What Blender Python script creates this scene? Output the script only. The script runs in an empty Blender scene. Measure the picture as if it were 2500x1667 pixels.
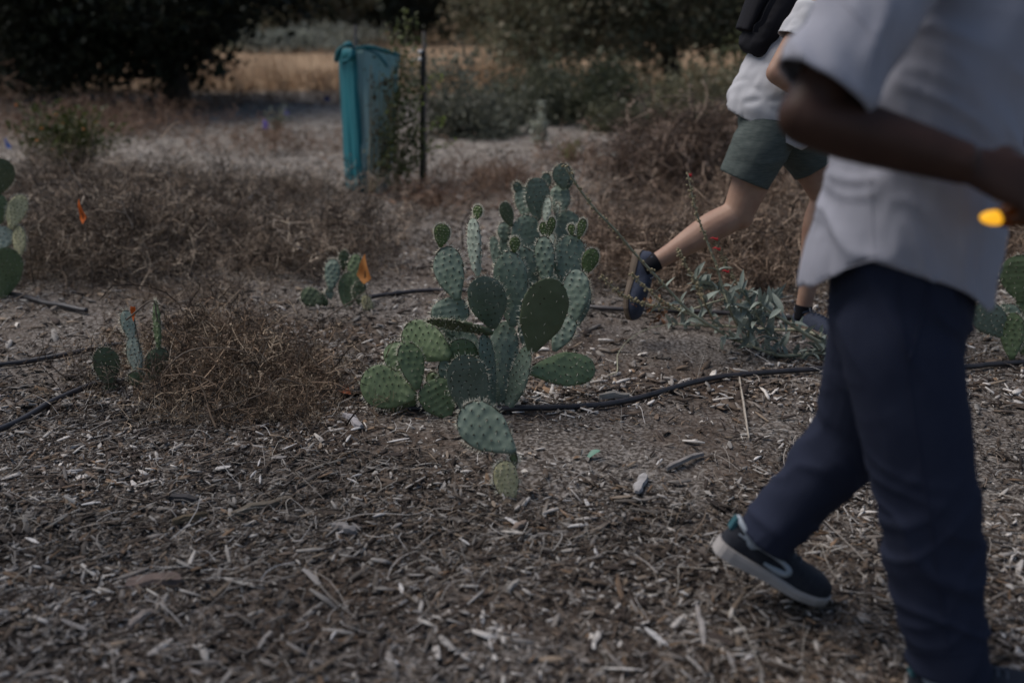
import bpy, math, random
import numpy as np
from mathutils import Vector, Matrix

random.seed(7)
RNG = np.random.default_rng(11)
SC = bpy.context.scene
COL = SC.collection

# ------------------------------------------------------------------ camera
CAM_H, PITCH, FOCAL = 1.25, math.radians(17.35), 35.0
FPX = 2500 * FOCAL / 36.0                      # focal length in photo pixels (2500 x 1667)
CXP, CYP = 1250.0, 833.5
cam_d = bpy.data.cameras.new('camera')
cam = bpy.data.objects.new('camera', cam_d)
COL.objects.link(cam)
cam.location = (0, 0, CAM_H)
cam.rotation_euler = (math.pi / 2 - PITCH, 0, 0)
cam_d.lens, cam_d.sensor_width = FOCAL, 36.0
cam_d.clip_start, cam_d.clip_end = 0.05, 2000
cam_d.dof.use_dof = True
cam_d.dof.focus_distance = 3.3
cam_d.dof.aperture_fstop = 1.5
SC.camera = cam

# ------------------------------------------------------------------ sky and sun
SUN_DIR = Vector((-0.50, 0.16, 0.85)).normalized()      # towards the sun
w = bpy.data.worlds.new('World')
SC.world = w
w.use_nodes = True
wn = w.node_tree
wn.nodes.clear()
sky = wn.nodes.new('ShaderNodeTexSky')
sky.sky_type = 'NISHITA'
sky.sun_disc = False
sky.air_density = 1.0
sky.dust_density = 2.0
sky.ozone_density = 1.2
sky.sun_elevation = math.asin(SUN_DIR.z)
sky.sun_rotation = math.atan2(SUN_DIR.x, SUN_DIR.y)
bg = wn.nodes.new('ShaderNodeBackground')
bg.inputs['Strength'].default_value = 0.05
wo = wn.nodes.new('ShaderNodeOutputWorld')
wn.links.new(sky.outputs[0], bg.inputs[0])
wn.links.new(bg.outputs[0], wo.inputs[0])
sun_d = bpy.data.lights.new('sun', 'SUN')
sun_d.energy = 1.5
sun_d.angle = math.radians(48)
sun_d.color = (1.0, 0.95, 0.91)
sun = bpy.data.objects.new('sun', sun_d)
COL.objects.link(sun)
sun.location = (-6, 3, 12)
sun.rotation_euler = (-SUN_DIR).to_track_quat('-Z', 'Y').to_euler()

SC.view_settings.view_transform = 'Standard'
SC.view_settings.look = 'None'
SC.view_settings.gamma = 1
SC.view_settings.use_curve_mapping = False
SC.view_settings.exposure = 0.9
SC.cycles.max_bounces = 5
SC.cycles.diffuse_bounces = 3
SC.cycles.glossy_bounces = 2
SC.cycles.transmission_bounces = 5
SC.cycles.sample_clamp_indirect = 4.0

# ------------------------------------------------------------------ layout helpers
SP, CP = math.sin(PITCH), math.cos(PITCH)
def ray(px, py):
    x, y = (px - CXP) / FPX, -(py - CYP) / FPX
    return np.array([x, y * SP + CP, y * CP - SP])
def ground_pt(px, py, z=0.0):
    d = ray(px, py)
    t = (z - CAM_H) / d[2]
    return np.array([0, 0, CAM_H]) + d * t
def at(px, py, Y):
    d = ray(px, py)
    return np.array([0, 0, CAM_H]) + d * (Y / d[1])
K = 2500 / 2352.0
def G(vx, vy, z=0.0): return ground_pt(vx * K, vy * K, z)
def Q(vx, vy, Y): return at(vx * K, vy * K, Y)
def ppm(p):                                     # photo pixels per metre at a point
    return FPX / (p[1] * CP + (CAM_H - p[2]) * SP)

# ------------------------------------------------------------------ noise
def _hash(i):
    i = i.astype(np.uint32)
    i = (i ^ np.uint32(61)) ^ (i >> np.uint32(16))
    i = i * np.uint32(9)
    i = i ^ (i >> np.uint32(4))
    i = i * np.uint32(0x27d4eb2d)
    return (i ^ (i >> np.uint32(15))).astype(np.float64) / 4294967295.0
def vnoise(p):
    p = np.asarray(p, float)
    ip = np.floor(p).astype(np.int64)
    f = p - ip
    f = f * f * (3 - 2 * f)
    r = 0
    for dx in (0, 1):
        for dy in (0, 1):
            for dz in (0, 1):
                h = _hash(((ip[:, 0] + dx) * 73856093 ^ (ip[:, 1] + dy) * 19349663 ^ (ip[:, 2] + dz) * 83492791) & 0xffffffff)
                r = r + h * (f[:, 0] if dx else 1 - f[:, 0]) * (f[:, 1] if dy else 1 - f[:, 1]) * (f[:, 2] if dz else 1 - f[:, 2])
    return r * 2 - 1
def fbm(p, n=4):
    s, a = 0, 0.5
    p = np.asarray(p, float)
    for k in range(n):
        s = s + a * vnoise(p + 17.3 * k)
        p = p * 2.03
        a *= 0.5
    return s
def gz(x, y):
    x, y = np.atleast_1d(np.asarray(x, float)), np.atleast_1d(np.asarray(y, float))
    P = np.stack([x, y, 0 * x], 1)
    far = np.clip((y - 4) / 14, 0, 1)
    z = fbm(P * 0.9, 3) * (0.028 + 0.09 * far)
    z = z + 0.035 * np.exp(-(((x - 0.0) / 0.55) ** 2 + ((y - 3.15) / 0.5) ** 2))      # the mound the cactus grows on
    z = z + 0.015 * np.exp(-(((x - 0.45) / 0.35) ** 2 + ((y - 2.85) / 0.22) ** 2))
    nw = np.clip((7 - np.hypot(x, y - 2.5)) / 4, 0, 1)
    if nw.any(): z = z + nw * (fbm(P * 9, 4) * .014 + fbm(P * 34 + 5, 2) * .004)
    return z
def gz1(x, y): return float(gz(x, y)[0])
def hit(px, py):
    p = ground_pt(px, py)
    for _ in range(12): p = ground_pt(px, py, gz1(p[0], p[1]))
    return p
def onground(vx, vy, dz=0.0):
    p = hit(vx * K, vy * K)
    p[2] += dz
    return p

# ------------------------------------------------------------------ mesh and object helpers
def mesh_from(name, V, F, mats=(), smooth=False, tint=None, midx=None):
    V = np.asarray(V, np.float32).reshape(-1, 3)
    me = bpy.data.meshes.new(name)
    if isinstance(F, np.ndarray):
        n, k = F.shape
        me.vertices.add(len(V)); me.vertices.foreach_set('co', V.ravel())
        me.loops.add(n * k); me.loops.foreach_set('vertex_index', F.astype(np.int32).ravel())
        me.polygons.add(n); me.polygons.foreach_set('loop_start', np.arange(0, n * k, k, dtype=np.int32))
        try: me.polygons.foreach_set('loop_total', np.full(n, k, np.int32))
        except Exception: pass
    else:
        me.from_pydata([tuple(v) for v in V.tolist()], [], F)
    me.update(calc_edges=True)
    if smooth: me.polygons.foreach_set('use_smooth', np.ones(len(me.polygons), bool))
    for m in (mats if isinstance(mats, (list, tuple)) else [mats]): me.materials.append(m)
    if midx is not None: me.polygons.foreach_set('material_index', np.asarray(midx, np.int32))
    if tint is not None:
        a = me.attributes.new('tint', 'FLOAT_COLOR', 'POINT')
        c = np.ones((len(V), 4), np.float32); c[:, :3] = tint
        a.data.foreach_set('color', c.ravel())
    me.validate()
    return me
def obj(name, V, F, mats, parent=None, smooth=False, tint=None, midx=None, origin=None):
    V = np.asarray(V, float).reshape(-1, 3)
    off = np.zeros(3)
    if parent is not None:
        off = np.array(parent['_o'])
    elif origin is not None:
        off = np.array(origin)
    o = bpy.data.objects.new(name, mesh_from(name, V - off, F, mats, smooth, tint, midx))
    COL.objects.link(o)
    if parent is not None: o.parent = parent
    elif origin is not None: o.location = off
    o['_o'] = [float(a) for a in off]
    return o
def tag(o, label=None, cat=None, group=None, kind=None):
    if label: o['label'] = label
    if cat: o['category'] = cat
    if group: o['group'] = group
    if kind: o['kind'] = kind
    return o
def thing(name, loc, label, cat, group=None):
    o = bpy.data.objects.new(name, None)
    o.empty_display_size = 0.1
    COL.objects.link(o)
    o.location = loc
    o['_o'] = [float(a) for a in loc]
    return tag(o, label, cat, group)
def place(name, me, M, parent=None):
    o = bpy.data.objects.new(name, me)
    COL.objects.link(o)
    if parent is not None:
        o.parent = parent
        M = Matrix.Translation(-Vector(parent['_o'])) @ M
    o.matrix_basis = M
    return o
def frame(o, X, Y, Z):
    return Matrix(((X[0], Y[0], Z[0], o[0]), (X[1], Y[1], Z[1], o[1]), (X[2], Y[2], Z[2], o[2]), (0, 0, 0, 1)))
def nrm(v):
    v = np.asarray(v, float)
    return v / (np.linalg.norm(v) + 1e-12)
def join(parts):
    Vs, Fs, n = [], [], 0
    for V, F in parts:
        Vs.append(np.asarray(V, float))
        Fs += [tuple(i + n for i in f) for f in (F.tolist() if isinstance(F, np.ndarray) else F)]
        n += len(V)
    return np.concatenate(Vs), Fs
def spline(pts, n):
    P = np.asarray(pts, float)
    if len(P) < 3:
        t = np.linspace(0, 1, n)[:, None]
        return P[0] * (1 - t) + P[-1] * t
    E = np.vstack([2 * P[0] - P[1], P, 2 * P[-1] - P[-2]])
    out = []
    for u in np.linspace(0, len(P) - 1 - 1e-9, n):
        i = int(u); t = u - i
        a, b, c, d = E[i], E[i + 1], E[i + 2], E[i + 3]
        out.append(0.5 * (2 * b + (c - a) * t + (2 * a - 5 * b + 4 * c - d) * t * t + (3 * b - a - 3 * c + d) * t ** 3))
    return np.array(out)
def tube(pts, rads, n=12, steps=None, ref=None, cap=True):
    """closed tube; rads: numbers or (a, b) where a is measured along ref"""
    pts = np.asarray(pts, float)
    R = np.array([(r, r) if np.isscalar(r) else r for r in rads], float)
    if steps:
        PR = spline(np.hstack([pts, R]), steps)
        pts, R = PR[:, :3], np.maximum(PR[:, 3:], 1e-4)
    T = np.gradient(pts, axis=0)
    T /= np.linalg.norm(T, axis=1)[:, None] + 1e-12
    if ref is None:
        ref = np.array([0.3, 0.5, 0.81]) if abs(T[0] @ np.array([0.3, 0.5, 0.81])) < 0.9 else np.array([1.0, 0, 0])
        fixed = False
    else:
        ref, fixed = np.asarray(ref, float), True
    V, F = [], []
    a = np.linspace(0, 2 * np.pi, n, endpoint=False)
    A = ref
    for i, (p, t, r) in enumerate(zip(pts, T, R)):
        if fixed: A = ref
        A = nrm(A - t * (A @ t))
        B = np.cross(t, A)
        V.append(p + np.outer(np.cos(a) * r[0], A) + np.outer(np.sin(a) * r[1], B))
    V = np.concatenate(V)
    m = len(pts)
    for i in range(m - 1):
        for j in range(n):
            k = (j + 1) % n
            F.append((i * n + j, i * n + k, (i + 1) * n + k, (i + 1) * n + j))
    if cap:
        F.append(tuple(range(n - 1, -1, -1)))
        F.append(tuple((m - 1) * n + j for j in range(n)))
    return V, F
def ball(c, r, n=14, m=10, R=None):
    c = np.asarray(c, float)
    r = np.array([r, r, r] if np.isscalar(r) else r, float)
    V = [(0, 0, -1)]
    for i in range(1, m):
        th = math.pi * i / m
        for j in range(n):
            ph = 2 * math.pi * j / n
            V.append((math.sin(th) * math.cos(ph), math.sin(th) * math.sin(ph), -math.cos(th)))
    V.append((0, 0, 1))
    V = np.array(V) * r
    if R is not None: V = V @ np.asarray(R).T
    F = [(0, 1 + (j + 1) % n, 1 + j) for j in range(n)]
    for i in range(m - 2):
        for j in range(n):
            a, b = 1 + i * n + j, 1 + i * n + (j + 1) % n
            F.append((a, b, b + n, a + n))
    t = len(V) - 1
    F += [(t, 1 + (m - 2) * n + j, 1 + (m - 2) * n + (j + 1) % n) for j in range(n)]
    return V + c, F
def box(c, s, R=None):
    V = np.array([(x, y, z) for x in (-.5, .5) for y in (-.5, .5) for z in (-.5, .5)]) * np.asarray(s, float)
    if R is not None: V = V @ np.asarray(R).T
    F = [(0, 1, 3, 2), (4, 6, 7, 5), (0, 4, 5, 1), (2, 3, 7, 6), (0, 2, 6, 4), (1, 5, 7, 3)]
    return V + np.asarray(c, float), F
def union(parts, voxel=0.006, smooth=4, factor=0.5):
    """melt several closed shapes into one continuous surface"""
    V, F = join(parts)
    me = bpy.data.meshes.new('tmp')
    me.from_pydata(V.tolist(), [], F)
    o = bpy.data.objects.new('tmp', me)
    COL.objects.link(o)
    r = o.modifiers.new('r', 'REMESH'); r.mode = 'VOXEL'; r.voxel_size = voxel
    if smooth:
        s = o.modifiers.new('s', 'SMOOTH'); s.iterations = smooth; s.factor = factor
    dg = bpy.context.evaluated_depsgraph_get()
    dg.update()
    e = o.evaluated_get(dg)
    m2 = e.to_mesh()
    n = len(m2.vertices)
    V2 = np.empty(n * 3, np.float32); m2.vertices.foreach_get('co', V2)
    N2 = np.empty(n * 3, np.float32); m2.vertex_normals.foreach_get('vector', N2)
    L = np.empty(len(m2.loops), np.int32); m2.loops.foreach_get('vertex_index', L)
    F2 = L.reshape(-1, 4).copy()
    e.to_mesh_clear()
    bpy.data.objects.remove(o); bpy.data.meshes.remove(me)
    return V2.reshape(-1, 3).astype(float), F2, N2.reshape(-1, 3).astype(float)
def rotmats(n, tilt, rng=RNG, yaw=None):
    """n random rotations: yaw anywhere, pitch and roll within +-tilt"""
    y = rng.uniform(0, 2 * np.pi, n) if yaw is None else yaw
    p, r = rng.normal(0, tilt, n), rng.normal(0, tilt, n)
    cy, sy, cp, sp, cr, sr = np.cos(y), np.sin(y), np.cos(p), np.sin(p), np.cos(r), np.sin(r)
    M = np.empty((n, 3, 3))
    M[:, 0, 0] = cy * cp; M[:, 0, 1] = cy * sp * sr - sy * cr; M[:, 0, 2] = cy * sp * cr + sy * sr
    M[:, 1, 0] = sy * cp; M[:, 1, 1] = sy * sp * sr + cy * cr; M[:, 1, 2] = sy * sp * cr - cy * sr
    M[:, 2, 0] = -sp; M[:, 2, 1] = cp * sr; M[:, 2, 2] = cp * cr
    return M
def scatter(templates, idx, loc, M, scale, tint):
    """many small pieces as one mesh: templates are (V, F quads or tris as array)"""
    VV, FF, TT, n = [], [], [], 0
    for k, (tv, tf) in enumerate(templates):
        s = np.where(idx == k)[0]
        if not len(s): continue
        sv = tv[None, :, :] * scale[s][:, None, :]
        v = np.einsum('nij,nkj->nki', M[s], sv) + loc[s][:, None, :]
        m, q = len(s), len(tv)
        f = tf[None, :, :] + (np.arange(m) * q)[:, None, None] + n
        VV.append(v.reshape(-1, 3)); FF.append(f.reshape(-1, tf.shape[1]))
        TT.append(np.repeat(tint[s], q, axis=0))
        n += m * q
    return np.concatenate(VV), np.concatenate(FF), np.concatenate(TT)

# ------------------------------------------------------------------ materials
def mat(name, color, rough=0.8, tinted=False, noise=None, bump=None, spec=0.3, trans=0.0, vary=0.0, metallic=0.0, sheen=0.0, coord='Object'):
    """noise: (scale, colour2, amount[, stretch]); bump: (scale, strength, distance[, stretch])"""
    m = bpy.data.materials.new(name)
    m.use_nodes = True
    nt = m.node_tree
    N, L = nt.nodes, nt.links
    b = N['Principled BSDF']
    b.inputs['Roughness'].default_value = rough
    b.inputs['Specular IOR Level'].default_value = spec
    b.inputs['Metallic'].default_value = metallic
    if sheen: b.inputs['Sheen Weight'].default_value = sheen
    tc = N.new('ShaderNodeTexCoord')
    def tex(scale, stretch=None, detail=5):
        n = N.new('ShaderNodeTexNoise')
        n.inputs['Scale'].default_value = scale
        n.inputs['Detail'].default_value = detail
        src = tc.outputs[coord]
        if stretch:
            mp = N.new('ShaderNodeMapping')
            mp.inputs['Scale'].default_value = stretch
            L.new(src, mp.inputs[0]); src = mp.outputs[0]
        L.new(src, n.inputs['Vector'])
        return n
    rgb = N.new('ShaderNodeRGB'); rgb.outputs[0].default_value = (*color, 1)
    out = rgb.outputs[0]
    if noise:
        n = tex(noise[0], noise[3] if len(noise) > 3 else None)
        r = N.new('ShaderNodeMapRange')
        r.inputs['From Min'].default_value = 0.35; r.inputs['From Max'].default_value = 0.68
        r.inputs['To Max'].default_value = noise[2]
        L.new(n.outputs[0], r.inputs[0])
        mx = N.new('ShaderNodeMix'); mx.data_type = 'RGBA'
        L.new(r.outputs[0], mx.inputs[0]); L.new(out, mx.inputs[6])
        mx.inputs[7].default_value = (*noise[1], 1)
        out = mx.outputs[2]
    if tinted:
        a = N.new('ShaderNodeAttribute'); a.attribute_name = 'tint'
        mx = N.new('ShaderNodeMix'); mx.data_type = 'RGBA'; mx.blend_type = 'MULTIPLY'
        mx.inputs[0].default_value = 1
        L.new(out, mx.inputs[6]); L.new(a.outputs['Color'], mx.inputs[7])
        out = mx.outputs[2]
    if vary:
        oi = N.new('ShaderNodeObjectInfo')
        r = N.new('ShaderNodeMapRange')
        r.inputs['To Min'].default_value = 1 - vary; r.inputs['To Max'].default_value = 1 + vary
        L.new(oi.outputs['Random'], r.inputs[0])
        h = N.new('ShaderNodeHueSaturation')
        L.new(r.outputs[0], h.inputs['Value']); L.new(out, h.inputs['Color'])
        out = h.outputs[0]
    L.new(out, b.inputs['Base Color'])
    if bump:
        n = tex(bump[0], bump[3] if len(bump) > 3 else None, 6)
        bp = N.new('ShaderNodeBump')
        bp.inputs['Strength'].default_value = bump[1]; bp.inputs['Distance'].default_value = bump[2]
        L.new(n.outputs[0], bp.inputs['Height']); L.new(bp.outputs[0], b.inputs['Normal'])
    if trans:
        t = N.new('ShaderNodeBsdfTranslucent')
        L.new(out, t.inputs[0])
        mx = N.new('ShaderNodeMixShader'); mx.inputs[0].default_value = trans
        L.new(b.outputs[0], mx.inputs[1]); L.new(t.outputs[0], mx.inputs[2])
        L.new(mx.outputs[0], N['Material Output'].inputs[0])
    return m
M = {}
M['chip'] = mat('wood_chip', (1, 1, 1), 0.85, tinted=True, noise=(60, (0.55, 0.5, 0.46), 0.6))
M['straw'] = mat('dry_straw', (1, 1, 1), 0.8, tinted=True)
M['twig'] = mat('dry_twigs', (1, 1, 1), 0.85, tinted=True)
M['leaf'] = mat('tree_leaves', (1, 1, 1), 0.6, tinted=True, trans=0.35)
M['bark'] = mat('bark', (0.075, 0.06, 0.048), 0.9, noise=(9, (0.03, 0.025, 0.02), 0.8, (1, 1, 0.3)), bump=(14, 0.8, 0.03, (1, 1, 0.25)))
M['pad'] = mat('cactus_skin', (0.185, 0.235, 0.185), 0.5, noise=(11, (0.105, 0.145, 0.10), 0.85), bump=(160, 0.15, 0.002), vary=0.09, spec=0.35)
M['pad_green'] = mat('cactus_skin_green', (0.155, 0.205, 0.105), 0.5, noise=(11, (0.10, 0.14, 0.065), 0.8), bump=(160, 0.15, 0.002), vary=0.09, spec=0.35)
M['pad_olive'] = mat('cactus_skin_olive', (0.125, 0.150, 0.085), 0.5, noise=(11, (0.08, 0.11, 0.06), 0.7), bump=(160, 0.15, 0.002), vary=0.08, spec=0.3)
M['pad_young'] = mat('cactus_skin_young', (0.12, 0.17, 0.06), 0.5, noise=(40, (0.075, 0.10, 0.04), 0.8), vary=0.1)
M['pad_pale'] = mat('cactus_skin_pale', (0.66, 0.60, 0.36), 0.75, noise=(45, (0.34, 0.32, 0.16), 0.6), bump=(90, 0.3, 0.003), vary=0.08)
M['pad_dry'] = mat('cactus_skin_dry', (0.36, 0.40, 0.33), 0.7, noise=(16, (0.22, 0.27, 0.22), 0.8), vary=0.08)
M['spine'] = mat('cactus_spine', (0.72, 0.68, 0.54), 0.5)
M['areole'] = mat('cactus_areole', (0.045, 0.036, 0.02), 0.9)
M['hose'] = mat('black_hose', (0.022, 0.021, 0.024), 0.42, noise=(25, (0.06, 0.05, 0.05), 0.6, (1, 1, 1)), spec=0.5)

# ------------------------------------------------------------------ ground
def ground_material():
    m = bpy.data.materials.new('ground_mulch')
    m.use_nodes = True
    N, L = m.node_tree.nodes, m.node_tree.links
    b = N['Principled BSDF']
    b.inputs['Roughness'].default_value = 0.95
    b.inputs['Specular IOR Level'].default_value = 0.15
    geo = N.new('ShaderNodeNewGeometry')
    def noise(s, d=6, st=None):
        n = N.new('ShaderNodeTexNoise'); n.inputs['Scale'].default_value = s; n.inputs['Detail'].default_value = d
        src = geo.outputs['Position']
        if st:
            mp = N.new('ShaderNodeMapping'); mp.inputs['Scale'].default_value = st
            L.new(src, mp.inputs[0]); src = mp.outputs[0]
        L.new(src, n.inputs['Vector']); return n
    def ramp(src, a, b_, ca, cb):
        r = N.new('ShaderNodeValToRGB')
        r.color_ramp.elements[0].position, r.color_ramp.elements[1].position = a, b_
        r.color_ramp.elements[0].color, r.color_ramp.elements[1].color = (*ca, 1), (*cb, 1)
        L.new(src, r.inputs[0]); return r
    def mix(f, a, b_):
        x = N.new('ShaderNodeMix'); x.data_type = 'RGBA'
        L.new(f, x.inputs[0]); L.new(a, x.inputs[6]); L.new(b_, x.inputs[7]); return x.outputs[2]
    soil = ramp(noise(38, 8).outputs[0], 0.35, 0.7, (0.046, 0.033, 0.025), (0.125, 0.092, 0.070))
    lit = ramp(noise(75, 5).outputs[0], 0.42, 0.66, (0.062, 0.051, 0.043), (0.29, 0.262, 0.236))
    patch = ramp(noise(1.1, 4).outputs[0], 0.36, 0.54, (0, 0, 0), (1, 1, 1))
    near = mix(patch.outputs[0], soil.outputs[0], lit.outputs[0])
    field = ramp(noise(1.6, 7).outputs[0], 0.35, 0.7, (0.26, 0.175, 0.105), (0.44, 0.315, 0.20))
    sep = N.new('ShaderNodeSeparateXYZ'); L.new(geo.outputs['Position'], sep.inputs[0])
    add = N.new('ShaderNodeMath'); add.operation = 'MULTIPLY_ADD'
    nb = noise(0.35, 3); L.new(nb.outputs[0], add.inputs[0]); add.inputs[1].default_value = 8; L.new(sep.outputs['Y'], add.inputs[2])
    fr = N.new('ShaderNodeMapRange'); fr.inputs['From Min'].default_value = 24; fr.inputs['From Max'].default_value = 27
    L.new(add.outputs[0], fr.inputs[0])
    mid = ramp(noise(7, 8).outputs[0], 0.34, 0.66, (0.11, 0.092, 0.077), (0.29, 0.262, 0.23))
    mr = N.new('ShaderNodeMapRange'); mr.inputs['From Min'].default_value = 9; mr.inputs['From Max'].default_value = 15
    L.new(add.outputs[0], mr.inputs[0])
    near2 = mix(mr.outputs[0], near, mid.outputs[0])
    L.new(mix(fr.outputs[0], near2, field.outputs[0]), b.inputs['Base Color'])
    bp = N.new('ShaderNodeBump'); bp.inputs['Strength'].default_value = 0.9; bp.inputs['Distance'].default_value = 0.012
    L.new(noise(60, 8).outputs[0], bp.inputs['Height']); L.new(bp.outputs[0], b.inputs['Normal'])
    return m
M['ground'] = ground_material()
def axis(lo, hi, n, k):
    t = np.linspace(-1, 1, n)
    return np.where(t < 0, -lo, hi) * np.sinh(k * t) / math.sinh(k)
xs = axis(-260, 260, 380, 8.2)
ys = 2.6 + axis(-30, 400, 460, 8.4)
gx, gy = np.meshgrid(xs, ys)
px_, py_ = gx.ravel(), gy.ravel()
pz_ = gz(px_, py_)
nearw = np.clip((7 - np.hypot(px_, py_ - 2.5)) / 4, 0, 1)
P3 = np.stack([px_, py_, 0 * px_], 1)
# far beyond the field the land climbs to a low wooded rise
pz_ = pz_ + np.clip((py_ - 85) / 150, 0, 1) ** 1.5 * 16
nx, ny = len(xs), len(ys)
ii = (np.arange(ny - 1)[:, None] * nx + np.arange(nx - 1)[None, :]).ravel()
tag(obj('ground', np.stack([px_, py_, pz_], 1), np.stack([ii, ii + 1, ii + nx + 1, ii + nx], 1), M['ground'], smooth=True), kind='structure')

# ------------------------------------------------------------------ mulch
def chip_template(seed, n=3):
    """a split, slightly bent sliver of wood about 1 long, unit width and thickness scaled later"""
    r = np.random.default_rng(seed)
    V, F = [], []
    bend = r.uniform(-0.12, 0.12)
    for i in range(n + 1):
        t = i / n
        wd = (0.5 + r.uniform(-0.16, 0.12)) * (0.55 if i in (0, n) else 1)
        x = t - 0.5 + (r.uniform(-0.05, 0.05) if i in (0, n) else 0)
        yy = bend * 4 * t * (1 - t) * 1.5
        zz = 0.6 * math.sin(math.pi * t) * r.uniform(0.2, 1)
        for sy, sz in ((-1, -1), (1, -1), (1, 1), (-1, 1)):
            V.append((x + r.uniform(-.03, .03), yy + sy * wd * (0.85 if sz > 0 else 1), zz + sz * 0.5))
    for i in range(n):
        a = i * 4
        for j in range(4):
            k = (j + 1) % 4
            F.append((a + j, a + k, a + 4 + k, a + 4 + j))
    F.append((3, 2, 1, 0)); F.append((n * 4, n * 4 + 1, n * 4 + 2, n * 4 + 3))
    return np.array(V), np.array(F)
HOSES = (
    (((-60, 858), (60, 840), (150, 822), (222, 806), (300, 796)), 'black drip hose running straight in towards the ribboned cactus', .0108),
    (((-60, 1022), (20, 988), (120, 932), (180, 905), (240, 888), (330, 880)), 'black drip hose curving up out of the mulch, lowest at the side', .0108),
    (((840, 692), (890, 683), (1000, 673), (1150, 680), (1340, 712), (1440, 718), (1560, 722), (1680, 727), (1860, 742)), 'black drip hose passing behind the big cactus and the red flowered plant', .0108),
    (((830, 930), (915, 944), (1040, 951), (1170, 949), (1400, 937), (1600, 889), (1700, 872), (1910, 856), (2060, 853), (2215, 851), (2280, 845), (2420, 838)), 'black drip hose curving past the front of the big cactus to the walker', .0108),
    (((-40, 668), (60, 690), (130, 708), (200, 722)), 'short dark hose end lying by the pale padded cactus', .012))
HOSE_XY = np.concatenate([spline([onground(*q) for q in h[0]], 120)[:, :2] for h in HOSES])
CHIPS = [chip_template(i, 2) for i in range(8)]
def flake_template(seed):
    r = np.random.default_rng(seed)
    V = np.array([(-.5, r.uniform(-.2, .2), 0), (0, -.5, .5), (.5, r.uniform(-.2, .2), 0), (0, .5, .5 + r.uniform(-.5, .5))])
    return V, np.array([(0, 1, 2), (0, 2, 3)])
FLAKES = [flake_template(i) for i in range(6)]
def straw_template(seed, n=4):
    r = np.random.default_rng(seed)
    c = r.uniform(-0.35, 0.35)
    V, F = [], []
    for i in range(n + 1):
        t = i / n
        p = np.array([t - 0.5, c * (t - .5) ** 2 * 2 + 0.1 * math.sin(3 * t + seed), 0.15 * math.sin(math.pi * t)])
        V += [p + (0, -.5e-2, 0), p + (0, .5e-2, 0.004)]
    F = [(2 * i, 2 * i + 1, 2 * i + 3, 2 * i + 2) for i in range(n)]
    return np.array(V), np.array(F)
STRAWS = [straw_template(i) for i in range(6)]
PAL = np.array([(0.50, 0.485, 0.475), (0.26, 0.245, 0.235), (0.20, 0.18, 0.165), (0.28, 0.225, 0.175), (0.15, 0.115, 0.09), (0.08, 0.062, 0.05), (0.22, 0.15, 0.10), (0.62, 0.60, 0.58), (0.055, 0.042, 0.036)])
PALW = np.array([.14, .12, .11, .06, .13, .19, .04, .06, .23]); PALW = PALW / PALW.sum()
def bare(x, y):
    """how bare the soil is: the dug patches round the plants"""
    b = 0
    for (vx, vy, rx, ry, a) in ((1380, 1040, .52, .30, 1.0), (960, 985, .30, .14, .9), (1560, 800, .75, .42, .85), (1290, 760, .5, .5, .55),
                                (1230, 1100, .22, .18, .9), (1620, 960, .65, .25, .8), (1130, 1010, .45, .24, .95), (120, 770, .8, .5, .6), (1000, 690, .9, .5, .5), (2300, 950, .5, .4, .7), (2300, 1100, .45, .25, .5)):
        c = G(vx, vy)
        b = np.maximum(b, a * np.exp(-(((x - c[0]) / rx) ** 2 + ((y - c[1]) / ry) ** 2) ** 1.5))
    return b
def sample(n, y0, y1, power, keep):
    y = y0 + (y1 - y0) * RNG.random(n) ** power
    x = (RNG.random(n) * 2 - 1) * (0.62 * y + 0.45)
    P = np.stack([x, y, 0 * x], 1)
    d = np.clip(0.78 + 0.9 * fbm(P * 1.7 + 9, 3), 0.12, 1) * (1 - 0.96 * bare(x, y) * keep)
    k = RNG.random(n) < d
    x, y = x[k], y[k]
    dh = np.full(len(x), 9.0)
    for h in HOSE_XY: dh = np.minimum(dh, (x - h[0]) ** 2 + (y - h[1]) ** 2)
    k = dh > (.010 + .016 * RNG.random(len(x))) ** 2
    return x[k], y[k]
def tints(n, lo=0.75, hi=1.2):
    return PAL[RNG.choice(len(PAL), n, p=PALW)] * np.array([.99, .96, .91]) * RNG.uniform(lo, hi, n)[:, None]
def lay(x, y, templates, L, Wd, T, tilt, lift, name):
    n = len(x)
    loc = np.stack([x, y, gz(x, y) + lift], 1)
    return scatter(templates, RNG.integers(0, len(templates), n), loc, rotmats(n, tilt), np.stack([L, Wd, T], 1), tints(n) * np.clip(.95 + 1.1 * fbm(np.stack([x * 2.6, y * 2.6, 0 * x], 1), 4), .5, 1.5)[:, None]), n
def logn(n, med, s, lo, hi): return np.clip(med * np.exp(RNG.normal(0, s, n)), lo, hi)
x, y = sample(44000, 1.25, 3.4, 0.9, 1); n = len(x)
Ln = logn(n, 0.0175, 0.68, 0.006, 0.09)
(a1, b1, c1), _ = lay(x, y, CHIPS, Ln, np.clip(Ln * RNG.uniform(.09, .40, n), .0018, .016), RNG.uniform(.001, .0034, n), 0.24, 0.004 + RNG.random(n) * .009, 'm')
tag(obj('wood_chip_mulch', a1, b1, M['chip'], tint=c1), 'grey and brown wood chip mulch covering the near ground', 'mulch', kind='stuff')
x, y = sample(46000, 3.2, 22, 1.7, 1); n = len(x)
Ln = logn(n, 0.032, 0.5, 0.012, 0.11)
(a1, b1, c1), _ = lay(x, y, CHIPS, Ln, np.clip(Ln * RNG.uniform(.12, .45, n), .004, .03), RNG.uniform(.002, .008, n), 0.25, 0.003 + RNG.random(n) * .008, 'm')
tag(obj('wood_chip_mulch', a1, b1, M['chip'], tint=c1), 'paler wood chip mulch between the dry brush further back', 'mulch', kind='stuff')
x, y = sample(130000, 1.25, 6.0, 1.1, .9); n = len(x)
Ln = logn(n, 0.011, 0.45, 0.004, 0.03)
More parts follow.
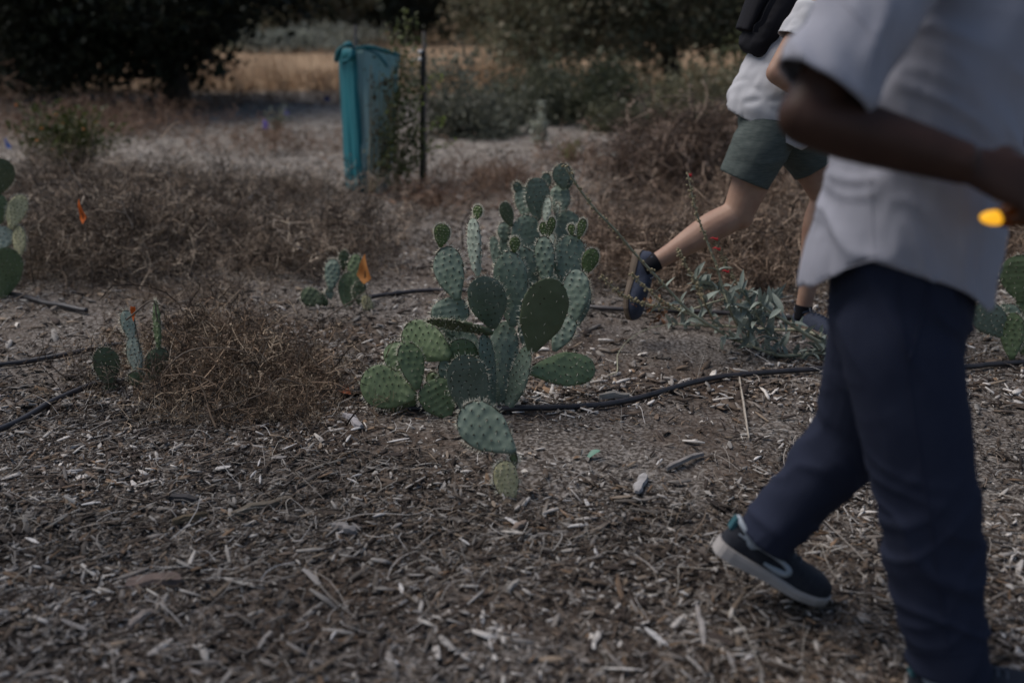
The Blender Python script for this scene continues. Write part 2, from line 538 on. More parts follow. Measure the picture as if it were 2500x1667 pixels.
(a1, b1, c1), _ = lay(x, y, FLAKES, Ln, Ln * RNG.uniform(.2, .7, n), Ln * .25, 0.4, 0.004 + RNG.random(n) * .006, 'm')
tag(obj('bark_crumbs', a1, b1, M['chip'], tint=c1 * .9), 'small bark crumbs and splinters among the mulch', 'mulch', kind='stuff')
x, y = sample(15000, 1.25, 8.0, 1.25, .8); n = len(x)
Ln = logn(n, 0.060, 0.55, 0.02, 0.25)
loc = np.stack([x, y, gz(x, y) + .008 + RNG.random(n) * .012], 1)
SPAL = np.array([(.42, .40, .38), (.30, .27, .24), (.25, .20, .155), (.18, .14, .11), (.33, .30, .26), (.11, .085, .07), (.15, .11, .08)])
a1, b1, c1 = scatter(STRAWS, RNG.integers(0, 6, n), loc, rotmats(n, .22), np.stack([Ln, RNG.uniform(.12, .26, n), Ln * .6], 1), SPAL[RNG.integers(0, 7, n)] * RNG.uniform(.7, 1.15, n)[:, None])
tag(obj('dry_straw', a1, b1, M['straw'], tint=c1), 'dry straw and thin stalks strewn over the mulch', 'straw', kind='stuff')

# the chips that show largest, one by one
CHIP_ME = []
for k in range(12):
    tv, tf = chip_template(100 + k, 3)
    me = mesh_from('wood_chip', tv, tf, M['chip'], tint=np.tile(PAL[k % 9] * RNG.uniform(.85, 1.15), (len(tv), 1)))
    CHIP_ME.append(me)
x, y = sample(2600, 1.4, 3.9, 0.85, 1)
pr = np.stack([x, y], 1)
sel = []
for p in pr:
    d = p[1] * CP + CAM_H * SP
    sx = CXP + p[0] / d * FPX
    sy = CYP + (CAM_H * CP - p[1] * SP) / d * FPX
    if 10 < sx < 2490 and 20 < sy < 1655: sel.append(p)
    if len(sel) == 262: break
for k, p in enumerate(sel):
    Lc = float(np.clip(0.038 * math.exp(random.gauss(0, .38)), .022, .10))
    Wc = Lc * random.uniform(.09, .30)
    o = bpy.data.objects.new('wood_chip', CHIP_ME[(k * 7) % 12])
    COL.objects.link(o)
    o.location = (p[0], p[1], gz1(p[0], p[1]) + .011)
    o.rotation_euler = (random.gauss(0, .22), random.gauss(0, .16), random.uniform(0, 6.28))
    o.scale = (Lc, min(Wc, .017), random.uniform(.003, .006))
    tone = ('pale silver', 'grey', 'weathered brown-grey', 'tan', 'brown', 'dark brown', 'reddish brown', 'whitish', 'blackish')[((k * 7) % 12) % 9]
    tag(o, 'small loose %s wood chip lying on top of the mulch' % tone, 'wood chip', 'larger %s wood chips on the mulch' % tone)
def big_piece(name, vx0, vy0, vx1, vy1, wid, thick, colr, label, cat, n=6, seed=0, raised=0.012):
    a, b = onground(vx0, vy0, raised), onground(vx1, vy1, raised)
    r = np.random.default_rng(seed + 50)
    X = nrm(b - a); Z = nrm(np.array([0, 0, 1]) - X * X[2]); Y = np.cross(Z, X)
    L = np.linalg.norm(b - a)
    V, F = [], []
    for i in range(n + 1):
        t = i / n
        w2 = wid / 2 * (r.uniform(.8, 1.1) if 0 < i < n else r.uniform(.4, .75))
        c = a + X * L * t + Y * r.normal(0, wid * .08) + Z * (thick * .5 * math.sin(math.pi * t) + r.normal(0, thick * .12))
        for sy, sz in ((-1, -.5), (1, -.5), (.8, .4), (.1, .62), (-.75, .45)):
            V.append(c + Y * sy * w2 * r.uniform(.9, 1.05) + Z * sz * thick * r.uniform(.85, 1.15))
    for i in range(n):
        for j in range(5):
            k = (j + 1) % 5
            F.append((i * 5 + j, i * 5 + k, i * 5 + 5 + k, i * 5 + 5 + j))
    F.append((4, 3, 2, 1, 0)); F.append(tuple(n * 5 + j for j in range(5)))
    m = mat(name, colr, .85, noise=(14, tuple(c * .6 for c in colr), .8, (1, 5, 5)), bump=(40, .5, .004, (.3, 3, 3)))
    return tag(obj(name, np.array(V), F, m, origin=(a + b) / 2), label, cat)
big_piece('bark_slab', 292, 1350, 418, 1338, .055, .012, (.17, .125, .105), 'broad flat brown bark slab in the near mulch', 'bark', seed=1)
big_piece('wood_chip', 298, 1452, 352, 1412, .022, .012, (.30, .255, .225), 'thick pale split chip lying aslant in the darkest mulch corner', 'wood chip', seed=2)
big_piece('wood_splinter', 532, 1190, 668, 1155, .028, .012, (.15, .125, .095), 'long brown board splinter with a pointed end in the mulch', 'wood splinter', seed=3)
big_piece('wood_chip', 1462, 1140, 1480, 1098, .030, .01, (.40, .38, .37), 'upright pale grey block chip on the dark soil near the footprint', 'wood chip', seed=4)
big_piece('wood_chip', 797, 958, 828, 990, .032, .012, (.40, .375, .38), 'pale fibrous grey chip beside the edge of the dry brush', 'wood chip', seed=5)
big_piece('stick', 1375, 922, 1445, 917, .022, .02, (.33, .295, .255), 'short thick cut stick lying just behind the black hose', 'stick', seed=6)
big_piece('stick', 1697, 868, 1720, 1015, .008, .008, (.42, .37, .31), 'long thin straight pale stick crossing under the black hose', 'stick', seed=7, n=8, raised=.012)
big_piece('stick', 1600, 1400, 1618, 1495, .014, .01, (.36, .33, .31), 'pale crooked stick in the mulch near the walking shoe', 'stick', seed=8)
big_piece('stick', 398, 1212, 478, 1192, .018, .016, (.16, .12, .075), 'brown peeled twig piece half sunk in the mulch', 'stick', seed=9)
big_piece('wood_chip', 1168, 1368, 1190, 1342, .013, .008, (.42, .39, .35), 'slim cream chip in front of the cactus seedling', 'wood chip', seed=10)
big_piece('wood_splinter', 1530, 1085, 1612, 1050, .018, .01, (.26, .235, .22), 'grey split branch piece on the bare soil right of the seedling', 'wood splinter', seed=11)
big_piece('bark_piece', 768, 1215, 815, 1232, .03, .014, (.27, .25, .24), 'stubby grey bark piece with rounded end in the mulch', 'bark', seed=12)
big_piece('wood_chip', 1178, 1225, 1208, 1208, .02, .01, (.26, .2, .16), 'tan wedge chip lying below the seedling foot', 'wood chip', seed=13)
big_piece('bark_piece', 385, 1150, 455, 1158, .03, .014, (.06, .055, .055), 'dark charcoal bark piece among pale chips', 'bark', seed=14)
big_piece('pale_plank', 60, 436, 262, 432, .10, .05, (.40, .38, .37), 'pale weathered plank edge lying beyond the dry brush', 'plank', seed=15)
big_piece('flat_stone', 1365, 366, 1420, 364, .22, .05, (.40, .41, .36), 'flat pale stone on the open ground behind the cactus', 'stone', seed=16)
big_piece('stone', 165, 592, 225, 600, .10, .06, (.15, .14, .14), 'grey stone half hidden by the dry brush', 'stone', seed=17)

# ------------------------------------------------------------------ prickly pears
def pad_geometry(L, W, th, seed, bump=.0042, gap=.027, bend=0.0, young=False, stem=.2):
    r = np.random.default_rng(seed)
    nz, na = 40, 44
    c = r.uniform(.55, .64)
    tt = np.concatenate([np.linspace(0, .8, 27), .8 + .2 * np.sin(np.linspace(0, np.pi / 2, 15))[1:]])[:nz + 1]
    tt[-1] = 1
    def half(t):
        lo = stem + (1 - stem) * np.sin(np.pi / 2 * np.clip(t / c, 0, 1)) ** 1.05
        hi = np.sqrt(np.clip(1 - ((t - c) / (1 - c)) ** 2.15, 0, 1))
        return np.where(t < c, lo, hi)
    hw = half(tt) * W / 2
    thk = th * (1.15 - .45 * tt) * np.clip(np.sqrt(np.clip(1 - tt, 0, 1)) * 2.2, 0, 1)
    thk = np.minimum(thk, hw * 1.4 + 1e-5)
    asym = r.uniform(-.06, .06)
    a = np.linspace(0, 2 * np.pi, na, endpoint=False)
    V = []
    for t, h, q in zip(tt, hw, thk):
        ca, sa = np.cos(a), np.sin(a)
        x = h * np.sign(ca) * np.abs(ca) ** .9 * (1 + .02 * np.sin(t * 17 + seed)) + asym * W * math.sin(math.pi * t)
        y = q / 2 * np.sign(sa) * np.abs(sa) ** .75
        V.append(np.stack([x, y, np.full(na, t * L)], 1))
    V = np.concatenate(V)
    # areoles in a staggered lattice on both faces
    spots = []
    row = 0
    z = gap * .9
    while z < L * .97:
        h = float(np.interp(z / L, tt, hw))
        x = -h + (gap * .5 if row % 2 else gap * .15)
        while x < h:
            spots.append((x + r.normal(0, gap * .07) + asym * W * math.sin(math.pi * z / L), z + r.normal(0, gap * .07), h))
            x += gap
        z += gap * .78; row += 1
    S = np.array([(s[0], s[1]) for s in spots]) if spots else np.zeros((0, 2))
    d = np.zeros(len(V))
    for s in S:
        d = np.maximum(d, np.exp(-((V[:, 0] - s[0]) ** 2 + (V[:, 2] - s[1]) ** 2) / (gap * .3) ** 2))
    side = np.sign(V[:, 1])
    edge = np.clip(np.abs(V[:, 1]) / (th * .3), 0, 1)
    V[:, 1] += side * edge * (d - .35) * bump
    V[:, 1] += fbm(V * 14 + seed * 3.1, 3) * .008 * (W / .18)
    def bendf(P):
        P = P.copy()
        P[:, 1] += bend * (P[:, 2] / L) ** 2 * L
        return P
    F = []
    for i in range(len(tt) - 1):
        for j in range(na):
            k = (j + 1) % na
            F.append((i * na + j, i * na + k, (i + 1) * na + k, (i + 1) * na + j))
    F.append(tuple(range(na - 1, -1, -1)))
    # spines and areoles
    sv, sf, si = [], [], []
    def cone(b, tip, rad, mi):
        n = len(sv)
        t = nrm(tip - b); A = nrm(np.cross(t, (0.31, .87, .2))); B = np.cross(t, A)
        for q in range(3):
            an = q * 2.094
            sv.append(b + rad * (A * math.cos(an) + B * math.sin(an)))
        sv.append(tip)
        for q in range(3):
            sf.append((n + q, n + (q + 1) % 3, n + 3)); si.append(mi)
    def areole(p, nv, k, ln):
        cone(p - nv * .001, p + nv * .0026, .0042 if not young else .0024, 1)
        for q in range(k):
            dv = nrm(nv + r.normal(0, .42, 3) + np.array([0, 0, -.35 if not young else .5]))
            cone(p, p + dv * ln * r.uniform(.5, 1.2), .00095, 0)
    for x, z, h in spots:
        t = z / L
        q = float(np.interp(t, tt, thk)) / 2
        u = np.clip(abs(x) / max(h, 1e-6), 0, .999)
        y0 = q * (1 - u ** 2) ** .4 + bump * .6
        for s in (-1, 1):
            nv = nrm(np.array([.5 * x / max(h, .01) * u ** 3, s, .15]))
            areole(np.array([x, s * y0, z]), nv, (r.integers(0, 3) if not young else 2), .016 if not young else .009)
    per = 0
    for i in range(0, len(tt) - 1):
        t = tt[i]
        if t < .18: continue
        for s in (-1, 1):
            if r.random() < (.55 if not young else .9):
                p = np.array([s * hw[i] + asym * W * math.sin(math.pi * t), 0, t * L])
                nv = nrm(np.array([s * (1 - max(0, t - .6) * 2), 0, .3 + max(0, t - .6) * 2.2]))
                areole(p, nv, r.integers(2, 5), .017 if not young else .011)
    return bendf(V), F, bendf(np.array(sv)), sf, si
PAD_N = [0]
def pad(root, B, T, W, roll=0.0, kind='pad', th=.019, young=False, bend=0.0, label=None, name='pad', **kw):
    PAD_N[0] += 1
    seed = PAD_N[0] * 13 + 5
    B, T = np.asarray(B, float), np.asarray(T, float)
    L = np.linalg.norm(T - B)
    Z = nrm(T - B)
    view = nrm(np.array([0, 0, CAM_H]) - (B + T) / 2)
    n0 = nrm(view - Z * (view @ Z))
    s0 = np.cross(n0, Z)
    a = math.radians(roll)
    Yv = n0 * math.cos(a) + s0 * math.sin(a)
    Xv = np.cross(Yv, Z)
    V, F, sv, sf, si = pad_geometry(L, W, min(th, W * .28), seed, bend=bend, young=young, **kw)
    R = np.stack([Xv, Yv, Z], 0)
    p = obj(name, V @ R + B, F, M[kind], root, smooth=True)
    if label: p['label'] = label
    if len(sv):
        s = obj('spines', sv @ R + B, sf, [M['spine'], M['areole']], root, midx=si)
        s.parent = p
        s['kind'] = 'stuff'
    return p
class Cactus:
    """pads given in pixels of an enlarged crop: (ox, oy, scale), base depth Y; dB, dT shift base and tip away from the camera"""
    def __init__(self, crop, Y, base, label, group='prickly pears among the mulch'):
        self.c = crop
        b = hit(crop[0] + base[0] / crop[2], crop[1] + base[1] / crop[2])
        self.Y = b[1]
        self.root = thing('prickly_pear', b, label, 'cactus', group)
    def pt(self, x, y, d):
        ox, oy, s = self.c
        return at(ox + x / s, oy + y / s, self.Y + d)
    def pad(self, bx, by, tx, ty, w, roll=0, dB=0.0, dT=0.0, kind='pad', **kw):
        B, T = self.pt(bx, by, dB), self.pt(tx, ty, dT)
        W = w / self.c[2] / ppm((B + T) / 2) * (1.0 if kw.get('young') else 1.07)
        return pad(self.root, B, T, W, roll, kind, **kw)
A = Cactus((850, 380, 2.45), 3.2, (880, 1545), 'largest prickly pear with many blue-green pads and a drip hose at its foot')
P = A.pad
# lower storey
P(900, 1545, 945, 990, 185, 8, .06, .16)
P(860, 1530, 810, 1062, 140, -52, .02, .05)
P(950, 1530, 1080, 1140, 165, 52, .03, .0)
P(745, 1575, 690, 1192, 228, 3, -.02, -.10, kind='pad', label='broad dark pad standing at the front of the clump')
P(720, 1330, 660, 1098, 185, 8, .07, .06, kind='pad_green')
P(600, 1565, 480, 1350, 225, -8, -.01, .01, kind='pad_green')
P(405, 1442, 78, 1335, 238, 8, .0, .07, kind='pad_green', label='large low pad stretching out towards the dry brush')
P(415, 1450, 255, 1532, 105, 35, .03, .05, kind='pad_green')
P(412, 1400, 345, 1118, 160, -28, -.01, .05, kind='pad_green')
P(400, 1345, 243, 1128, 165, 10, .06, .12, kind='pad_green')
P(615, 1205, 332, 1035, 218, 10, .04, .14, kind='pad_green')
P(590, 1390, 575, 1215, 78, 20, .05, .05)
P(570, 1365, 470, 1315, 80, 10, .14, .16, kind='pad_green')
P(805, 1190, 535, 1025, 185, 16, .12, .18)
P(1085, 1292, 1478, 1272, 192, 8, -.01, .10, kind='pad_green', label='leaf-green pad held out level over the chips')
# middle storey
P(862, 1062, 475, 962, 185, 74, .06, .01, kind='pad_olive', bend=.05, label='dark olive pad seen nearly edge-on')
P(640, 1080, 598, 848, 215, 8, .16, .2)
P(868, 1032, 792, 722, 212, 3, .12, .05)
P(985, 1022, 962, 572, 195, 10, .12, .17)
P(1055, 930, 1045, 545, 150, 5, .24, .26)
P(1060, 1160, 1052, 955, 85, 20, .12, .14)
P(1098, 1170, 1228, 735, 258, -5, .0, -.05, kind='pad_olive', gap=.036, bump=.0008, label='big smooth olive pad tilting over')
# upper left arm
P(655, 862, 578, 545, 172, 12, .16, .24)
P(552, 548, 562, 408, 96, 8, .24, .25, kind='pad_young', young=True, gap=.012, bump=.003, th=.016, label='young spiny olive bud pad')
P(772, 722, 748, 372, 150, 62, .08, .11, kind='pad_dry', th=.022, label='pale blotched pad turned edge-on')
P(768, 385, 776, 298, 58, 20, .11, .12, kind='pad_young', young=True, gap=.012, bump=.003, th=.014)
P(992, 580, 1000, 486, 64, 0, .16, .17, kind='pad_young', young=True, gap=.012, bump=.003, th=.014)
# right arm
P(1175, 860, 1180, 740, 110, 10, .25, .25)
P(1185, 775, 1168, 482, 116, 14, .22, .27)
P(1315, 800, 1338, 475, 182, -10, .25, .30)
P(1350, 1000, 1366, 682, 152, 10, .16, .24)
P(1350, 1040, 1412, 760, 120, 25, .2, .29)
P(1230, 1170, 1340, 960, 120, 15, .12, .17)
P(1418, 708, 1472, 558, 98, -12, .26, .27, kind='pad_young', young=True, gap=.015, bump=.002, th=.016, label='young dark olive pad budding off the side')
for bx, by, tx, ty, ww in ((1182, 492, 1163, 398, 50), (1200, 486, 1222, 368, 50), (1340, 478, 1335, 410, 42), (1378, 500, 1410, 378, 52)):
    P(bx, by, tx, ty, ww, 0, .28, .29, kind='pad_young', young=True, gap=.011, bump=.003, th=.022, name='bud')
R_ = Cactus((850, 380, 2.45), 4.15, (1120, 1045), 'greyer prickly pear standing close behind the largest one')
P = R_.pad
P(1120, 1050, 1105, 760, 150, 10, 0, .0)
P(1105, 800, 1080, 560, 150, 10, .02, .02)
P(1120, 640, 1050, 358, 172, 5, -.05, -.03)
P(1265, 760, 1250, 500, 150, 0, .06, .04)
P(1110, 830, 1262, 700, 120, 10, .03, .05)
P(1130, 392, 1124, 133, 137, -4, .0, -.02)
P(1065, 380, 1038, 188, 104, 14, .06, .10)
P(1262, 365, 1266, 173, 118, 8, .03, .07)
P(1286, 200, 1280, 48, 102, -4, .05, .03)
P(1310, 200, 1330, 90, 70, 45, .06, .06)
P(1192, 198, 1182, 105, 52, 0, .05, .04)
P(1018, 232, 1004, 158, 44, 0, .1, .09)
P(978, 425, 928, 280, 78, -10, -.03, -.04, kind='pad_olive', young=True, gap=.016, bump=.002, label='small dark spiny pad leaning away from the rest')
P(1255, 575, 1332, 332, 155, -6, .0, .02)
P(1186, 408, 1196, 248, 76, 50, -.06, -.03, kind='pad_dry')
P(1246, 380, 1255, 283, 48, 55, -.05, -.03, kind='pad_dry')
P(1205, 560, 1222, 460, 60, 50, -.05, -.04, kind='pad_dry')
P(940, 520, 934, 398, 74, 10, .02, .03)
P(1000, 680, 928, 468, 82, 8, .0, .03)
P(930, 760, 864, 484, 70, 20, .02, .06)
P(1080, 780, 940, 640, 80, 20, .03, .05)
B_ = Cactus((850, 860, 3.618), 2.58, (1410, 1290), 'seedling prickly pear of two pads, the lower one pale and corky, on bare soil')
B_.pad(1430, 1310, 1380, 955, 205, 8, -.01, .0, kind='pad_pale', gap=.017, bump=.003, stem=.45, label='pale yellow corky pad at the foot')
B_.pad(1478, 1010, 1445, 850, 62, 20, .02, .0, kind='pad_green', gap=.03)
B_.pad(1475, 880, 1000, 500, 372, 5, .0, .09, kind='pad', gap=.03, bump=.004, stem=.12)
C_ = Cactus((700, 560, 6.535), 4.5, (1000, 1250), 'small prickly pear with an orange diamond flag beside it')
P = C_.pad
P(700, 985, 742, 472, 228, 8, .0, .06)
P(700, 1120, 660, 950, 110, 8, .02, .02)
P(905, 640, 912, 335, 152, 0, .1, .1, kind='pad_olive')
P(1060, 960, 1112, 395, 225, 12, .04, .08, kind='pad_green')
P(960, 1270, 985, 690, 300, 0, .02, .05, kind='pad_green')
P(1150, 1200, 1180, 820, 200, -15, .0, .02, kind='pad_olive')
P(570, 1190, 250, 975, 275, -4, .0, .0, kind='pad_olive')
P(640, 1240, 535, 1020, 115, 10, .02, .02, kind='pad_green')
P(1335, 1410, 1248, 1045, 160, 12, -.05, -.05, kind='pad_pale', gap=.016, label='bleached cream pad at the edge')
D_ = Cactus((200, 700, 3.618), 3.38, (470, 900), 'dark prickly pear tangled in the dry brush with an orange ribbon on it')
P = D_.pad
P(500, 900, 480, 740, 130, 10, .0, .0, kind='pad_green')
P(510, 790, 440, 440, 125, 18, .0, .05, kind='pad_dry', gap=.018, bump=.002)
P(445, 480, 378, 210, 112, 12, .05, .08, kind='pad_dry', gap=.018, bump=.002)
P(250, 890, 190, 535, 205, 5, -.03, -.04, kind='pad_olive')
P(265, 985, 252, 865, 100, 10, -.03, -.03, kind='pad_green', stem=.5)
P(620, 830, 705, 540, 185, -8, .04, .05, kind='pad_olive')
P(680, 600, 650, 118, 110, 60, .05, .08, kind='pad_green')
E_ = Cactus((0, 380, 4.126), 4.7, (60, 1440), 'prickly pear with pale upper pads cut off by the photo edge')
P = E_.pad
P(20, 1440, 78, 925, 285, 0, .0, -.03, kind='pad_green')
P(10, 960, 40, 712, 190, 8, .0, .05, kind='pad_dry')
P(195, 1030, 188, 702, 125, 26, .0, .04, kind='pad_pale', gap=.02)
P(105, 740, 232, 398, 172, 10, .03, .09, kind='pad_pale', gap=.02)
P(-60, 740, -30, 380, 200, 0, .05, .06, kind='pad_green')
P(-40, 400, 30, 35, 250, 0, .06, .03, kind='pad_olive')
F_ = Cactus((2280, 560, 3.918), 3.78, (790, 1250), 'dark green prickly pear behind the walking person')
P = F_.pad
P(840, 690, 835, 245, 350, 0, .05, .03, kind='pad_green')
P(700, 1030, 385, 720, 270, 4, .0, .0, kind='pad')
P(720, 1010, 690, 712, 215, 8, .06, .08, kind='pad')
P(745, 1245, 762, 795, 195, 0, -.02, -.02, kind='pad_green')
P(900, 1240, 860, 1000, 160, 0, .02, .02, kind='pad_green')
P(890, 1020, 845, 660, 150, 20, .05, .05, kind='pad_green')

# ------------------------------------------------------------------ drip hoses
def hose(pts, label, rad=.0095):
    P_ = []
    for i, (vx, vy) in enumerate(pts):
        p = onground(vx, vy, rad * .9)
        P_.append(p)
    P_ = spline(P_, 90)
    P_[:, 2] = np.maximum(gz(P_[:, 0], P_[:, 1]) + rad * 1.1 + .003, P_[:, 2] - .01)
    zz = np.pad(P_[:, 2], 12, mode='edge')
    P_[:, 2] = np.convolve(zz, np.hanning(25) / np.hanning(25).sum(), mode='valid') + .002
    V, F = tube(P_, [rad] * 90, 10)
    tag(obj('irrigation_hose', V, F, M['hose'], smooth=True, origin=P_[45]), label, 'hose', 'black drip irrigation hoses')
for h_ in HOSES: hose(*h_)

# ------------------------------------------------------------------ marker flags
def flag_mat(n, c, c2): return mat(n, c, .6, noise=(30, c2, .5), trans=.25, bump=(25, .3, .01))
M['fl_orange'] = flag_mat('flag_orange', (.72, .17, .025), (.55, .12, .03))
M['fl_faded'] = flag_mat('flag_faded_orange', (.72, .32, .10), (.62, .24, .06))
M['fl_blue'] = flag_mat('flag_blue', (.02, .13, .55), (.03, .1, .4))
M['fl_purple'] = flag_mat('flag_purple', (.26, .2, .70), (.34, .28, .7))
M['wire'] = mat('wire', (.10, .085, .075), .5, metallic=.6)
def sheet(P_, nu=7):
    """a creased sheet through a 4-corner outline"""
    a, b, c, d = [np.asarray(p, float) for p in P_]
    V, F = [], []
    nv = nrm(np.cross(b - a, d - a))
    for i in range(nu):
        for j in range(nu):
            u, v = i / (nu - 1), j / (nu - 1)
            p = a * (1 - u) * (1 - v) + b * u * (1 - v) + c * u * v + d * (1 - u) * v
            s = np.linalg.norm(c - a)
            V.append(p + nv * s * (.05 * math.sin(5 * u + 3 * v) + .06 * abs(u - v)))
    for i in range(nu - 1):
        for j in range(nu - 1):
            F.append((i * nu + j, i * nu + j + 1, (i + 1) * nu + j + 1, (i + 1) * nu + j))
    V = np.array(V)
    n = len(V)
    V2 = np.concatenate([V, V - nv * .0008])
    return V2, F + [tuple(k + n for k in f[::-1]) for f in F]
def flag(corners, foot, Y, m, label, skew=.02):
    """corners in v pixels, tip first"""
    ft = Q(foot[0], foot[1], Y); ft[2] = gz1(ft[0], ft[1]) - .02
    r_ = thing('marker_flag', ft, label, 'flag', 'plastic marker flags on wires')
    C4 = [Q(x, y, Y + (skew if i == 1 else -skew if i == 3 else 0)) for i, (x, y) in enumerate(corners)]
    V, F = sheet(C4)
    obj('flag_sheet', V, F, M[m], r_, smooth=True)
    top = C4[0] * .8 + C4[2] * .2 + np.array([0, .006, 0])
    V, F = tube(spline([ft, (ft + C4[2]) / 2 + np.array([.01, .01, 0]), C4[2] + np.array([0, .004, 0]), top], 10), [.0018] * 10, 5)
    obj('wire', V, F, M['wire'], r_)
flag(((838, 583), (819, 631), (838, 652), (855, 638)), (836, 700), 4.45, 'fl_faded', 'faded orange diamond flag on a wire beside the small cactus')
flag(((181, 456), (184, 502), (193, 514), (200, 494)), (195, 548), 4.7, 'fl_orange', 'narrow bright orange flag rising out of the dark dry brush')
flag(((300, 703), (303, 728), (308, 738), (312, 704)), (316, 860), 3.45, 'fl_orange', 'thin folded orange ribbon tucked beside the cactus in the brush', .012)
flag(((12, 315), (14, 338), (27, 342), (22, 330)), (20, 362), 10.5, 'fl_blue', 'deep blue flag beyond the orange flowered bush', .05)
flag(((606, 273), (604, 298), (616, 300), (616, 280)), (611, 330), 12.5, 'fl_purple', 'purple flag nearer of the two on the open ground', .05)
flag(((655, 243), (653, 264), (663, 268), (664, 252)), (660, 290), 15, 'fl_purple', 'purple flag on the open ground nearer the tree guard', .05)
flag(((747, 219), (745, 232), (757, 235), (757, 223)), (752, 250), 18, 'fl_blue', 'small blue flag at the edge of the golden field', .06)
flag(((1239, 272), (1237, 290), (1247, 296), (1248, 279)), (1243, 335), 12.6, 'fl_purple', 'violet flag beside the pale stems under the trees', .05)

# ------------------------------------------------------------------ the grey-leaved plant with red flowers
M['pen_leaf'] = mat('grey_green_leaf', (.25, .285, .25), .55, noise=(20, (.16, .19, .145), .7), trans=.12, vary=.14)
M['pen_stem'] = mat('pale_stem', (.36, .36, .25), .6, noise=(40, (.24, .22, .15), .7))
M['pen_dry'] = mat('seed_stalk', (.24, .195, .115), .8, noise=(60, (.34, .30, .19), .7))
M['red'] = mat('red_petal', (.62, .035, .045), .5, trans=.15)
def blade(seed, nu=6, curl=.5, wide=.3):
    r = np.random.default_rng(seed)
    V, F = [], []
    for i in range(nu + 1):
        t = i / nu
        hw = wide / 2 * (math.sin(math.pi * min(1, (t * .93 + .07)) ** .8)) ** .9 + .008
        if i == nu: hw = .004
        z = curl * (t * t) * -.6 + .12 * t
        tw = .25 * math.sin(seed + t * 2)
        V += [(t, -hw, z + hw * (.45 + tw)), (t, 0, z), (t, hw, z + hw * (.45 - tw))]
    for i in range(nu):
        a = i * 3
        F += [(a, a + 1, a + 4, a + 3), (a + 1, a + 2, a + 5, a + 4)]
    return np.array(V), np.array(F)
BLADES = []
for k in range(8):
    bv, bf = blade(k, curl=(-.1, .25, .6, 1.1, .4, .8, 0, 1.3)[k], wide=(.24, .3, .34, .38, .26, .42, .3, .36)[k])
    BLADES.append(mesh_from('leaf', bv, bf, M['pen_leaf'], smooth=True))
pr_ = onground(1925, 822)
pen = thing('red_flowered_plant', pr_, 'sprawling grey-leaved plant with tall seed stalks and a few red tubular flowers', 'plant')
def C4p(x, y, Y=None, z=.02):
    sx, sy = 1380 + x / 2.8, 360 + y / 2.8
    if Y is None:
        p = hit(sx, sy); p[2] += z
        return p
    return at(sx, sy, Y)
def stem_path(pts, n=40): return spline([C4p(*p) for p in pts], n)
stems = [
    ([(0, 130, 3.45), (100, 290, 3.5), (210, 430, 3.52), (345, 570, 3.55), (480, 730, 3.6), (620, 880, 3.62), (740, 1010, 3.65), (860, 1130, 3.65), (1030, 1240, 3.68), (1140, 1345)], .0034, .0052, 'seed', .0),
    ([(838, 180, 3.8), (870, 340, 3.8), (905, 470, 3.8), (960, 620, 3.8), (1030, 800, 3.8), (1075, 950, 3.8), (1130, 1120, 3.8), (1170, 1240)], .0022, .004, 'seed', .0),
    ([(1020, 600, 3.95), (1080, 760, 3.93), (1130, 870, 3.92), (1190, 970, 3.9), (1200, 1100, 3.88), (1215, 1260)], .002, .003, 'brown', .0),
    ([(770, 700, 3.75), (850, 850, 3.72), (920, 980, 3.7), (960, 1080, 3.7), (1010, 1210)], .002, .003, 'brown', .0),
    ([(450, 870, 3.72), (560, 960, 3.72), (680, 1060, 3.72), (830, 1110, 3.73), (1000, 1060, 3.76), (1150, 1020, 3.8)], .0018, .0028, 'seed', .0),
    ([(240, 880, 3.75), (400, 1010, 3.74), (550, 1070, 3.73), (760, 1110, 3.72), (900, 1160, 3.7)], .0018, .003, 'seed', .0),
    ([(720, 1235), (900, 1245), (1100, 1252), (1400, 1277), (1600, 1277), (1720, 1312)], .0035, .0065, 'leafy', .05),
    ([(1330, 1060, 3.72), (1400, 1120, 3.72), (1560, 1220, 3.74), (1700, 1310, 3.76), (1870, 1430)], .004, .008, 'leafy', .0),
    ([(1140, 1345), (1230, 1370), (1380, 1430), (1500, 1455), (1700, 1440), (1870, 1440)], .0045, .007, 'leafy', .0),
    ([(890, 890, 3.85), (950, 950, 3.83), (1060, 985, 3.82), (1150, 1080, 3.8), (1180, 1200)], .002, .003, 'leafy', .0),
    ([(1200, 960, 3.8), (1260, 1060, 3.8), (1330, 1180, 3.78), (1400, 1280, 3.78), (1500, 1400)], .003, .004, 'leafy', .0),
    ([(1470, 1010, 3.9), (1400, 1060, 3.88), (1320, 1130, 3.84), (1260, 1230, 3.8), (1250, 1340)], .003, .004, 'leafy', .0),
    ([(1760, 1240, 3.85), (1740, 1330, 3.8), (1800, 1400, 3.75), (1860, 1440)], .003, .004, 'leafy', .0),
    ([(720, 1235), (560, 1272), (430, 1350), (362, 1440), (355, 1500), (352, 1568), (300, 1590)], .0012, .002, 'bare', .0),
]
seedV = []
NLEAF = [0]
prnd = random.Random(5)
def leaf_at(p, d, ln):
    dd = p[1] * CP + (CAM_H - p[2]) * SP
    ux = (CXP + p[0] / dd * FPX) / K; uy = (CYP - ((p[2] - CAM_H) * CP + p[1] * SP) / dd * FPX) / K
    if 1800 < ux < 1960 and 650 < uy < 790 and prnd.random() < .85: return
    X = nrm(d)
    up = np.array([prnd.gauss(0, .35), prnd.gauss(0, .35), 1.0])
    Y = nrm(np.cross(up, X)); Z = np.cross(X, Y)
    o = place('leaf', BLADES[prnd.randrange(8)], frame(p, X, Y, Z) @ Matrix.Scale(ln, 4), pen)
    NLEAF[0] += 1
